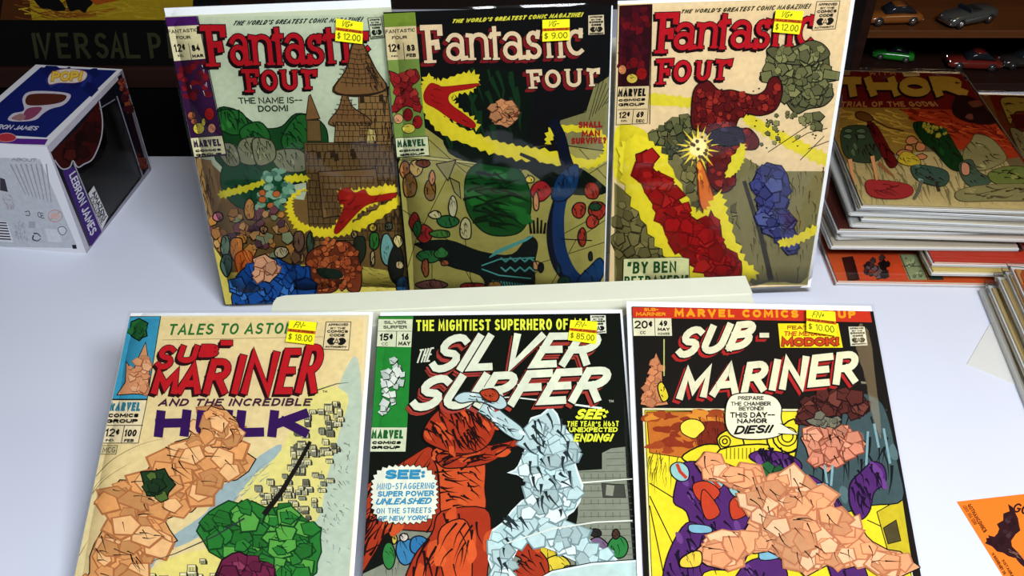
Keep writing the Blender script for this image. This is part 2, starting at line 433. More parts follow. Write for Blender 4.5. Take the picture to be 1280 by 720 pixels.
    def mass(s, pts, col, n, size, ink=(16,14,12), joint=None, hi=None, outline=1.5, hatch=None, asp=1.3, ang=0.0):
        """heap of rounded lumps in one colour family: a generic stand-in for drawn artwork"""
        s.S(pts, col, ink, outline); joint = joint or tuple(int(c*.45) for c in col)
        xs = sum(p[0] for p in pts)/len(pts); ys = sum(p[1] for p in pts)/len(pts)
        inner = [(xs+(p[0]-xs)*.86, ys+(p[1]-ys)*.86) for p in pts]
        for _ in range(n):
            x, y = s.pick(inner); r = size*s.r.uniform(.6, 1.2); f = s.r.uniform(.9, 1.12); a = math.radians(ang+s.r.uniform(-35, 35))
            s.blob(x, y, r*asp, r*.8, tuple(min(255, int(c*f)) for c in col), joint, .9, rot=a, rough=.22)
            if hi and s.r.random() < .6: s.blob(x-r*.2, y-r*.25, r*.5*asp, r*.3, hi, rot=a)
        if hatch: s.hatch(inner, hatch, size*1.6, ang+30, ink, 1.6, spread=.8)
    def shade(s, pts, col, n, l, ang, hi=None, ink=(16,14,12), w=1.6, outline=1.6, spread=.5):
        """rounded mass with ink outline, brush marks and lit patches printed on it"""
        s.S(pts, col, ink, outline)
        if hi:
            for _ in range(max(2, n//5)):
                x, y = s.pick(pts); s.blob(x, y, l*.35, l*.18, hi, rot=math.radians(ang))
        xs = sum(p[0] for p in pts)/len(pts); ys = sum(p[1] for p in pts)/len(pts)
        inner = [(xs+(p[0]-xs)*.82, ys+(p[1]-ys)*.82) for p in pts]
        s.hatch(inner, n, l, ang, ink, w, spread=spread)
    def city(s, poly, n, size, walls, roofs):
        for i in range(n):
            x, y = s.pick(poly); w = size*s.r.uniform(.6, 1.2); h = size*s.r.uniform(.5, 1.1); d = size*.3
            s.P([(x-.8,y-.8),(x+w+.8,y-.8),(x+w+d,y+d),(x+w+d,y+h+.8),(x+d*.5,y+h+.8),(x-.8,y+h*.8)], (50,48,38)); s.P([(x,y),(x+w,y),(x+w,y+h),(x,y+h)], s.r.choice(walls))
            s.P([(x,y),(x+w,y),(x+w*.8,y-d*.0+h*.25),(x+w*.1,y+h*.25)], s.r.choice(roofs))
            s.lines([[(x+w*.33,y+h*.35),(x+w*.33,y+h)], [(x+w*.66,y+h*.35),(x+w*.66,y+h)]], .7, (60,58,45))
    def crag(s, pts, col, n, size, ink=(16,14,12), joint=None, hi=None, outline=1.5, hatch=0, asp=1.1):
        """angular faceted rock in one colour family: a generic stand-in for drawn artwork"""
        P = []
        for i, a in enumerate(pts):
            b = pts[(i+1) % len(pts)]; P.append(a); l = math.hypot(b[0]-a[0], b[1]-a[1])
            if l > 8: P.append(((a[0]+b[0])/2+s.r.uniform(-.12,.12)*l, (a[1]+b[1])/2+s.r.uniform(-.12,.12)*l))
        s.P(P, col, ink, outline); joint = joint or tuple(int(c*.45) for c in col)
        xs = sum(p[0] for p in pts)/len(pts); ys = sum(p[1] for p in pts)/len(pts)
        inner = [(xs+(p[0]-xs)*.9, ys+(p[1]-ys)*.9) for p in P]
        cols = [tuple(min(255, int(c*f)) for c in col) for f in (.9, 1.0, 1.05)]+([hi] if hi else [])
        s.chips(inner, n, size, cols, joint, .8, 5, asp)
        if hatch: s.hatch(inner, hatch, size*1.5, 40, ink, 1.6, spread=.8)
    def build(s, parent, names=None):
        out = []
        for g, (v, f, c) in s.groups.items():
            o = mesh_obj(g, v, f, INK, parent)
            at = o.data.attributes.new('ink', 'FLOAT_COLOR', 'FACE')
            flat = []
            for q in c: flat.extend(q)
            at.data.foreach_set('color', flat); out.append(o)
        return out

# ------------------------------------------------------------------ the setting
fl = MB().box(-3, -2.5, -0.76, 3, 3.0, -0.74).build('floor', simple('floor_vinyl', (0.05,0.045,0.04), 0.5, noise=.2, nscale=3)); fl['kind'] = 'structure'
wl = MB().box(-3, 2.4, -0.74, 3, 2.5, 2.2).build('wall_back', simple('dark_wall_paint', (0.035,0.02,0.015), 0.8, noise=.2, nscale=4)); wl['kind'] = 'structure'

tb = tag(empty('folding_table', (0, .45, -0.74)), 'long white folding table that carries all the comics', 'table')
def child(mb, name, mat, parent, smooth=False):      # mesh given in world axes, stored relative to the parent
    inv = parent.matrix_world.inverted() if parent.matrix_world != Matrix.Identity(4) else Matrix.Translation(-parent.location)
    mb.v = [tuple(inv @ Vector(p)) for p in mb.v]
    return mb.build(name, mat, parent, smooth)
def kid(mb, name, mat, parent, org, smooth=False):
    mb.v = [(p[0]-org[0], p[1]-org[1], p[2]-org[2]) for p in mb.v]
    return mb.build(name, mat, parent, smooth)
TO = (0, .45, -0.74)
kid(MB().box(-1.1, -.16, -.035, 1.1, 1.30, 0, .006), 'tabletop', M_TABLE, tb, TO)
for x in (-1.0, 1.0):
    for y in (-.06, 1.2):
        m = MB(); m.wheel(0,0,0,.016,.704,14); m.v = [(x+p[0], y+p[2], -.388+p[1]) for p in m.v]
        kid(m, 'leg', M_METAL, tb, TO, True)

# ------------------------------------------------------------------ bagged comics of the display
BOARD_T, BOOK_T = 0.0012, 0.0021
def bag_mesh(name, W, H, parent, mat, seed, amp=.0012, nx=14, ny=18, top=.0050):
    r = random.Random(seed); v = []; f = []
    ph = [(r.uniform(8, 40), r.uniform(8, 40), r.uniform(0, 6)) for _ in range(5)]
    for j in range(ny+1):
        for i in range(nx+1):
            a = i/nx; b = j/ny
            e = min(1, min(a, 1-a)*14)*min(1, min(b, 1-b)*18)
            z = .0006 + e*(top-.0006) + e*amp*sum(math.sin(a*W*p[0]*4+b*H*p[1]*3+p[2]) for p in ph)/4
            v.append((a*W, b*H, z))
    for j in range(ny):
        for i in range(nx):
            k = j*(nx+1)+i; f.append((k, k+1, k+nx+2, k+nx+1))
    b = len(v)                                    # back sheet and seams
    v += [(0,0,-.0003),(W,0,-.0003),(W,H,-.0003),(0,H,-.0003)]
    f.append((b+3, b+2, b+1, b))
    return mesh_obj(name, v, f, mat, parent, smooth=True)

def bagged_comic(sheet, bag, cover, cover_col, label, group, seed, gain=1.0):
    """bag: top-left corner in the photograph, tilt in degrees, width, height; cover: the same"""
    (btl, rot, W, bh), (ctl, cwid, ch) = bag, cover
    a = sheet.loc(*btl); ang = math.radians(rot)
    e1 = sheet.e1*math.cos(ang)+sheet.e2*math.sin(ang); e2 = sheet.n.cross(e1)
    cover_p = sheet.p0 + sheet.e1*a[0] + sheet.e2*a[1] - e2*bh     # bag bottom-left, at cover height
    sh = Sheet(cover_p, e1, e2)
    lift = BOARD_T+BOOK_T
    base = Sheet(cover_p - sh.n*lift, e1, e2)
    root = empty('bagged_comic', None, base.matrix())
    tag(root, label, 'comic book', group)
    MB().box(.003, .003, 0, W-.003, bh-.0025, BOARD_T-.00005).build('backing_board', M_BOARD, root)
    x0, top = sh.loc(*ctl); bot = top-ch
    x1 = x0+cwid
    bk = MB(); bk.box(x0, bot, BOARD_T, x1, top, BOARD_T+.0003); bk.box(x0, bot, lift-.0003, x1, top, lift)
    bk.box(x0, bot, BOARD_T+.0003, x0+.0008, top, lift-.0003)
    covm = simple('cover_paper', rgb(cover_col, gain), .7, noise=.07, nscale=30, spec=.06)
    book = bk.build('comic_book', covm, root)
    MB().box(x0+.0009, bot+.0006, BOARD_T+.0003, x1-.0006, top-.0006, lift-.0003).build('pages', M_PAGES, book)
    art = Art(sh, gain, z0=lift+3e-5, seed=seed, clip=(x0+.0002, bot+.0002, x1-.0002, top-.0002))
    edge = [(x0, top), (x1, top), (x1, bot), (x0, bot)]
    bag_mesh('plastic_bag', W, bh, root, M_BAG, seed, top=lift+.0022)
    def finish():
        art.build(book)
    return root, book, art, finish, sh

def sticker(root, sh, quad, grade, price, seed):
    # quad TL TR BR BL in the photograph: paper tag stuck on the outside of the sleeve
    z = BOARD_T+BOOK_T+.0040
    up = Sheet(sh.p0+sh.n*.0040, sh.e1, sh.e2)
    pts = [up.loc(*q) for q in quad]; pts.reverse()
    mb = MB().prism(pts, z-.0002, z)
    o = mb.build('price_sticker', simple('yellow_sticker', rgb((250,238,18), 1.0), .45), root)
    A = Art(up, 1.0, z0=z+3e-5, seed=seed); A.cur = 'printed_price'
    def at(u, v):
        (ax,ay),(bx,by),(cx,cy),(dx,dy) = quad
        return (ax*(1-u)*(1-v)+bx*u*(1-v)+cx*u*v+dx*(1-u)*v, ay*(1-u)*(1-v)+by*u*(1-v)+cy*u*v+dy*(1-u)*v)
    def q4(u0, v0, u1, v1): return [at(u0,v0), at(u1,v0), at(u1,v1), at(u0,v1)]
    A.P(q4(0,.39,1,.53), (196,96,20)); A.text('SALE PRICE', q4(.06,.415,.94,.505), .7, (120,50,14))
    A.text(grade, q4(.22,.05,.62,.33), .9, (70,62,20), slant=.35)
    A.text(price, q4(.06,.60,.93,.90), 1.15, (112,104,20))
    for k in range(4): A.P(q4(.0,.2*k+.14,.012,.2*k+.2), (214,196,20))
    A.build(o)
    return o

def code_seal(A, q, paper, ink=(28,24,22)):
    (ax,ay),(bx,by),(cx,cy),(dx,dy) = q
    def at(u, v): return (ax*(1-u)*(1-v)+bx*u*(1-v)+cx*u*v+dx*(1-u)*v, ay*(1-u)*(1-v)+by*u*(1-v)+cy*u*v+dy*(1-u)*v)
    def q4(u0, v0, u1, v1): return [at(u0,v0), at(u1,v0), at(u1,v1), at(u0,v1)]
    A.P(q, paper, ink, .8)
    A.P(q4(.03,.02,.97,.98), paper)
    A.text('APPROVED', q4(.10,.06,.90,.15), .8, ink); A.text('BY THE', q4(.2,.20,.8,.27), .6, ink)
    A.text('COMICS', q4(.08,.30,.92,.40), 1.0, ink); A.text('CODE', q4(.2,.44,.8,.54), 1.0, ink)
    A.S([at(.12,.70), at(.25,.58), at(.42,.62), at(.36,.72), at(.42,.82), at(.25,.84)], ink, sub=3)
    A.S([at(.88,.70), at(.75,.58), at(.58,.62), at(.64,.72), at(.58,.82), at(.75,.84)], ink, sub=3)
    A.text('A', q4(.38,.60,.62,.84), .9, ink); A.text('AUTHORITY', q4(.08,.88,.92,.95), .8, ink)

# the two slopes: the back row leans almost upright, the front row lies on a low riser
def slope(px, py, yaw, alpha, off=0.0):
    p = on_z(px, py); e1 = Vector((math.cos(yaw), math.sin(yaw), 0)); b = Vector((-math.sin(yaw), math.cos(yaw), 0))
    e2 = b*math.cos(alpha) + Vector((0,0,1))*math.sin(alpha); n = e1.cross(e2)
    return Sheet(p + n*off, e1, e2)
BACK = dict(yaw=math.radians(2.0), alpha=math.radians(79.5))

FRONT = dict(yaw=0.0, alpha=math.radians(22.5))
ink = (18,15,13)
CREAM = (226,208,158)
# ---------------------------------------------------------------- front left: cream cover, red masthead
def front_left():
    root, book, A, fin, sh = bagged_comic(slope(640, 872, **FRONT), ((158,386), 0.3, .1835, .2525), ((162,395), .1745, .2460),
        (232,214,166), 'bagged comic with red and purple masthead on cream cover, leftmost of the front row', 'bagged comics leaning on the front riser', 11, .88)
    # picture: pale sky, river, a town seen from above, stone masses
    A.P([(122,540),(160,397),(455,397),(450,540),(428,740),(400,900),(40,900),(90,715)], (230,208,150))
    A.S([(428,470),(448,450),(452,560),(440,700),(432,880),(300,880),(330,760),(300,730),(352,660),(395,600),(405,545)], (186,198,176))
    A.S([(330,566),(352,556),(340,585),(300,615),(286,642),(262,662),(232,680),(204,690),(186,715),(150,760),(60,880),(40,860),(140,720),(212,672),(258,640),(270,615),(300,590)], (158,178,178))
    A.S([(386,488),(434,492),(424,540),(408,600),(396,650),(352,680),(330,640),(302,620),(318,594),(352,562)], (226,214,130))
    A.P([(206,700),(236,690),(272,684),(300,690),(310,730),(300,760),(140,770),(160,735)], (230,216,124))
    A.city([(388,496),(430,500),(418,560),(400,640),(352,660),(326,630),(316,606),(352,572)], 110, 8, [(196,190,150),(110,106,86),(150,150,126),(214,204,150)], [(236,226,180),(110,112,96)])
    A.city([(150,730),(210,702),(296,694),(300,740),(160,770)], 46, 10, [(206,200,130),(160,160,120)], [(240,230,190)])
    A.hatch([(400,540),(440,520),(436,640),(400,690)], 46, 7, 60, (90,98,80), 1.1, spread=.9)
    A.hatch([(396,600),(440,560),(436,700),(392,720)], 30, 7, 70, (120,140,136), 1.2, spread=.7)
    A.hatch([(204,690),(262,662),(286,642),(300,600),(340,575),(318,640),(270,668)], 30, 14, -35, (120,140,146), 1.0)
    for p in ([(116,600),(140,575),(175,556),(206,548)], [(108,628),(130,600),(164,578)], [(110,640),(118,610),(135,592)], [(146,700),(160,680),(176,664)], [(150,664),(160,660)], [(96,700),(104,686),(110,676)]):
        A.line(p, 1.0, (96,74,44), .2, smooth=True)
    # winding heap of pale orange stones, green and purple boulders (generic stand-ins)
    T = (222,160,98); TH = (240,192,132); D = (120,66,30)
    A.crag([(252,514),(276,506),(300,524),(300,556),(320,574),(296,600),(262,612),(240,640),(206,650),(222,676),(186,700),(160,742),(100,780),(50,830),(70,764),(112,716),(118,680),(140,650),(118,630),(150,600),(176,600),(206,564),(236,548)], T, 120, 15, ink, (176,112,66), TH, 1.5, 50, 1.3)
    A.crag([(176,590),(206,586),(220,606),(208,626),(184,620)], (34,62,34), 12, 7, ink, None, (86,112,50), 1.6)
    A.crag([(335,640),(360,634),(380,650),(402,660),(402,690),(396,716),(370,736),(330,722),(296,720),(262,690),(246,664),(262,640),(286,626),(314,628)], (42,122,46), 90, 12, (14,52,20), (18,66,26), (92,166,68), 1.8, 30)
    A.crag([(278,700),(300,690),(336,704),(346,722),(350,790),(270,800),(262,750)], (112,34,66), 40, 11, ink, None, (150,60,90), 2.0, 14)
    A.crag([(204,800),(220,760),(270,740),(300,760),(290,860),(210,870)], (200,150,96), 26, 14, ink, (176,112,66), TH)
    A.line([(388,552),(372,582),(350,618),(330,644)], 4.5, (26,22,18), 7); A.line([(306,648),(270,670),(220,692),(190,702)], 2.2, (50,56,56), .6)
    A.line([(384,492),(420,480),(436,478)], 2.0, (80,90,70), .5)
    # left column
    A.cur = 'corner_box'
    A.P([(160,396),(201,395),(184,499),(138,499)], (58,150,180), ink, 1.0)
    A.P([(138,500),(184,500),(173,554),(126,554)], (234,216,172), ink, .9)
    A.text('MARVEL', [(139,503),(177,503),(175,514),(136,514)], 3.0, (48,120,140)); A.text('COMICS', [(136,517),(174,517),(173,522),(135,522)], 1.7, ink)
    A.text('GROUP', [(134,524),(173,524),(172,529),(133,529)], 1.7, ink); A.line([(134,532),(179,532)], .9, ink); A.line([(156,532),(152,554)], .9, ink)
    A.text('12%', [(133,536),(151,536),(149,546),(131,546)], 1.8, ink); A.text('100', [(157,537),(172,537),(170,546),(155,546)], 2.0, ink)
    A.text('IND.', [(133,549),(144,549),(143,552),(132,552)], .8, ink); A.text('FEB', [(156,549),(168,549),(167,553),(155,553)], 1.1, ink)
    A.P([(127,557),(147,557),(145,568),(125,568)], (206,190,140), ink, .7); A.text('MCG', [(129,559),(145,559),(144,566),(128,566)], 1.0, (90,80,60))
    A.crag([(164,402),(174,398),(185,404),(184,420),(174,426),(164,420)], (34,96,46), 8, 4, ink)
    A.crag([(146,494),(158,452),(166,466),(182,428),(186,494)], (214,150,104), 26, 5.5, ink, (150,86,50), (230,176,130), 1.2)
    # masthead
    A.cur = 'masthead_lettering'
    A.text('TALES TO ASTONISH', [(213,405),(397,403),(394,417),(209,419)], 2.6, (42,110,46), gap=2.2)
    A.line([(203,425),(404,421)], .7, (150,130,90))
    R = (190,28,34); K = (46,14,16)
    SM = [('S',194,218,432,462,8),('U',221,247,432,454,6),('B',249,273,431,447,4),('-',275,291,424,434,3),('M',190,224,463,493,5),('A',222,254,455,493,7),('R',256,288,449,493,9),('I',291,303,444,493,10),('N',304,344,440,493,11),('E',346,371,436,493,11),('R',372,402,431,492,12)]
    for off, g, c in (((-3.4,3),.4,K), ((-1.8,1.5),.5,K), ((0,0),1.0,K), ((0,0),0,R)):
        for (ch, x0, x1, y0, y1, sk) in SM:
            A.letter(ch, [(x0+sk,y0),(x1+sk*.6,y0),(x1-sk*.5,y1),(x0-sk*.3,y1)], 6.4 if y1 < 470 else 8.2, c, g, off)
    A.text('AND THE INCREDIBLE', [(202,499),(391,498),(388,508),(197,508)], 2.3, (70,34,54), gap=2.2)
    P = (54,22,84)
    for ch, x0, x1 in (('H',196,240),('U',247,292),('L',297,334),('K',338,388)): A.letter(ch, [(x0,513),(x1,512),(x1-4,546),(x0-4,547)], 11.5, P)
    A.cur = 'cover_art_foreground'
    A.crag([(254,520),(264,508),(284,513),(298,528),(302,552),(288,562),(266,560),(250,546)], T, 24, 10, ink, (176,112,66), TH, 1.3, 8)
    A.cur = 'approval_seal'
    code_seal(A, [(408,403),(439,403),(436,438),(404,437)], (230,210,160))
    A.cur = 'fine_print'
    A.text('TM', [(403,488),(409,488),(409,491),(403,491)], .7, ink)
    fin(); sticker(root, sh, [(362,400),(396,403),(392,431),(357,427)], 'FN-', '$ 18.00', 3)
    return root
front_left()

# ---------------------------------------------------------------- front middle: black cover, white slanted masthead
def front_mid():
    root, book, A, fin, sh = bagged_comic(slope(640, 872, **FRONT), ((470,385), 0.75, .1835, .2525), ((473,395), .1765, .2460),
        (14,18,10), 'bagged comic with white slanted masthead on black cover, in the middle of the front row', 'bagged comics leaning on the front riser', 12, .88)
    # grey city blocks, right and bottom
    ST = (136,140,120); SD = (92,96,80)
    A.P([(722,642),(722,588),(752,586),(752,566),(764,560),(782,558),(784,600),(792,700),(806,860),(600,870),(610,760),(600,700),(716,680)], ST, ink, 1)
    for y in range(566, 860, 8): A.line([(724+(8 if y < 586 else 0)+(26 if y < 588 else 0), y), (782+(y-560)*.11, y-1)], .8, SD)
    A.lines([[(x, y), (x, y+7)] for y in range(592, 690, 16) for x in range(730, 782, 9)], .8, SD)
    A.P([(752,604),(780,606),(782,622),(754,622)], (70,72,62), ink, .8); A.P([(758,606),(768,607),(766,620),(757,619)], (150,152,130))
    A.P([(490,658),(548,660),(548,860),(440,860),(448,720),(490,700)], ST); A.hatch([(490,660),(545,660),(545,700),(480,720)], 30, 12, 90, SD, 1.2, spread=.05)
    A.P([(668,672),(690,676),(692,760),(660,760)], SD); A.lines([[(670,680+k*7),(690,682+k*7)] for k in range(8)], .8, ST)
    # small round forms standing on the street
    for (x, y, rx, ry, c) in ((486,694,8,18,(50,132,60)),(493,674,4,6,(220,196,80)),(508,690,13,18,(60,128,170)),(505,672,6,5,(222,210,190)),(524,682,12,12,(50,120,168)),(540,708,9,18,(54,130,176)),
                              (684,690,12,14,(214,190,50)),(680,672,5,6,(206,150,96)),(696,706,16,12,(222,200,60)),(748,686,14,14,(120,96,124)),(744,666,9,5,(40,36,34)),(772,684,12,14,(44,128,60)),(770,668,5,6,(80,50,36)),(720,714,20,8,(150,160,150))):
        A.shade([(x+rx*math.cos(t*.785)*A.r.uniform(.8,1.1), y+ry*math.sin(t*.785)*A.r.uniform(.85,1.1)) for t in range(8)], c, 5, rx, 60, None, ink, 1)
    # red and orange draped cloth masses (generic stand-in)
    R = (170,54,26); RH = (206,84,38); K = (34,10,8)
    A.shade([(440,640),(452,612),(476,596),(516,570),(540,560),(548,600),(552,640),(548,664),(490,664),(470,690),(450,720),(444,700)], R, 40, 34, -50, RH, K, 3.0)
    A.hatch([(440,640),(466,600),(520,570),(470,700),(444,712)], 20, 40, -65, K, 4)
    A.shade([(540,566),(560,556),(600,556),(607,580),(606,610),(604,640),(556,646),(550,620),(548,590)], RH, 34, 20, 20, (214,96,44), K, 2.6)
    A.shade([(552,640),(606,636),(614,670),(608,730),(604,800),(560,830),(500,840),(498,760),(516,700),(540,668)], R, 50, 46, 100, RH, K, 3.6)
    A.shade([(552,660),(580,650),(590,680),(586,760),(560,800),(556,730),(548,690)], RH, 10, 40, 95, (218,96,44), K, 2.4)
    A.shade([(546,570),(570,562),(620,556),(650,548),(662,540),(664,552),(640,562),(610,580),(570,586),(552,584)], R, 26, 26, -12, RH, K, 2.4)
    A.shade([(532,534),(548,514),(572,508),(596,514),(614,506),(622,524),(614,552),(596,566),(570,568),(545,560),(530,550)], R, 60, 22, 60, RH, K, 3.0)
    A.shade([(640,664),(652,672),(676,690),(686,708),(680,740),(650,750),(640,720),(652,700),(638,690)], R, 14, 18, 50, RH, K, 2.4)
    # flowing pale metal ribbons (generic stand-in)
    W = (184,208,204); WH = (224,236,230); WK = (36,46,46)
    A.crag([(664,524),(688,510),(700,530),(722,556),(718,580),(728,608),(716,640),(706,650),(714,664),(744,684),(770,700),(764,708),(716,700),(680,684),(650,672),(640,700),(638,730),(614,766),(611,700),(616,664),(640,640),(668,620),(656,600),(636,592),(648,584),(660,556)], W, 130, 11, WH, (120,142,142), WH, 2.2, 0)
    A.hatch([(664,524),(700,520),(722,600),(700,644),(640,664),(630,740),(616,740),(620,670),(664,620)], 44, 20, 60, WK, 4.0, spread=.6)
    A.shade([(570,500),(586,494),(612,504),(632,520),(654,538),(650,552),(632,544),(612,526),(596,516),(580,512)], W, 20, 14, 30, WH, WK, 1.8)
    A.P([(640,744),(690,714),(740,704),(798,700),(806,800),(812,868),(600,868)], (190,214,206), ink, 1.2); A.line([(640,744),(690,716),(740,706),(798,702)], 2.4, WH)
    A.line([(724,605),(790,600)], 2.2, (230,234,214), 1.2); A.line([(634,680),(690,662),(744,654),(790,652)], 1.6, (226,230,214), 2)
    A.line([(600,500),(640,498),(700,505),(752,512)], .8, (230,236,220), 2.6)
    # left column
    A.cur = 'corner_box'
    A.P([(472,396),(517,395),(516,400),(472,400)], (44,128,44))
    A.P([(472,399),(516,399),(514,434),(470,433)], (218,222,184))
    A.text('SILVER', [(480,401),(508,401),(508,405),(480,405)], .9, (60,60,50)); A.text('SURFER', [(479,407),(509,407),(509,411),(479,411)], .9, (60,60,50))
    A.text('15%', [(475,417),(492,417),(491,426),(474,426)], 2.0, ink); A.line([(496,414),(495,434)], .9, ink); A.line([(471,414),(515,414)], .6, ink)
    A.text('16', [(502,417),(511,417),(511,425),(502,425)], 2.0, ink); A.text('MAY', [(498,427),(513,427),(513,432),(498,432)], 1.3, ink)
    A.text('CC', [(477,428),(485,428),(485,432),(477,432)], .8, (90,110,70))
    A.P([(470,434),(514,434),(509,534),(462,534)], (36,134,48))
    A.chips([(476,462),(492,448),(508,466),(500,490),(488,520),(474,516),(480,484)], 34, 6.5, [(214,220,208),(190,200,186),(226,230,214)], ink, 1, 4)
    A.P([(462,535),(509,535),(507,565),(460,565)], (214,220,182))
    A.text('MARVEL', [(465,538),(505,538),(504,549),(464,549)], 3.0, (30,96,40)); A.text('COMICS', [(466,552),(502,552),(501,556),(465,556)], 1.6, ink); A.text('GROUP', [(465,558),(501,558),(500,562),(464,562)], 1.6, ink)
    # masthead
    A.cur = 'masthead_lettering'
    A.text('THE MIGHTIEST SUPERHERO OF ALL!', [(520,400),(742,398),(742,412),(520,414)], 2.5, (236,240,70), gap=1.5)
    RD = (170,62,50); WT = (222,226,196)
    A.text('THE', [(524,437),(542,434),(538,452),(520,454)], 2.0, WT, slant=.1)
    for off, g, c in (((-5,5),.2,RD), ((-3.5,3.5),.2,RD), ((-1,1.2),.9,ink), ((0,0),0,WT)):
        A.text('SILVER', [(552,420),(752,418),(742,458),(538,468)], 9.0, c, g, off, slant=.25, gap=3.2)
        A.text('SURFER', [(528,472),(764,460),(756,504),(514,516)], 9.6, c, g, off, slant=.28, gap=3.2)
    A.text('TM', [(761,500),(767,500),(767,503),(761,503)], .7, (180,180,160))
    A.cur = 'cover_art_foreground'
    A.shade([(568,500),(580,492),(604,494),(626,496),(634,508),(624,514),(606,506),(590,504),(576,506)], W, 12, 12, 20, WH, WK, 1.6)
    A.shade([(600,492),(616,488),(624,496),(620,504),(608,502)], (176,62,30), 5, 7, 30, None, K, 1.2)
    A.cur = 'side_caption'
    Y = (226,232,60)
    A.text('SEE:', [(722,513),(760,513),(757,526),(719,526)], 3.4, Y, slant=.2)
    A.text("THE YEAR'S MOST", [(709,528),(773,528),(773,535),(708,535)], 1.4, Y, gap=1.0); A.text('UNEXPECTED', [(711,536),(772,536),(771,542),(711,542)], 1.5, Y)
    A.text('ENDING!', [(718,544),(767,544),(764,554),(717,554)], 2.4, Y, slant=.1)
    A.cur = 'starburst_caption'
    pts = []
    for k in range(72):
        a = 2*math.pi*k/72; q = (abs(math.cos(a))**3.2+abs(math.sin(a))**3.2)**(-1/3.2); f = (1.0 if k % 2 else .92)*q
        pts.append((506+49*f*math.cos(a)*.88, 619+43*f*math.sin(a)*.88))
    A.P(pts, (228,230,206), ink, .8)
    B = (50,140,176)
    A.text('SEE:', [(483,588),(532,588),(531,600),(481,600)], 3.6, B); A.text('MIND-STAGGERING', [(472,605),(544,604),(543,612),(471,613)], 1.2, B, gap=1)
    A.text('SUPER POWER', [(473,615),(543,614),(543,621),(472,622)], 1.7, B); A.text('UNLEASHED', [(472,624),(541,623),(539,631),(470,632)], 1.9, B, slant=.2)
    A.text('ON THE STREETS', [(471,636),(540,635),(539,642),(471,643)], 1.2, B, gap=1); A.text('OF NEW YORK!', [(473,646),(536,645),(535,651),(473,652)], 1.3, B, slant=.1)
    A.cur = 'approval_seal'
    code_seal(A, [(737,396),(757,396),(758,419),(738,420)], (222,224,196))
    fin(); sticker(root, sh, [(713,400),(747,402),(745,430),(710,425)], 'FN-', '$ 85.00', 4)
    return root
front_mid()

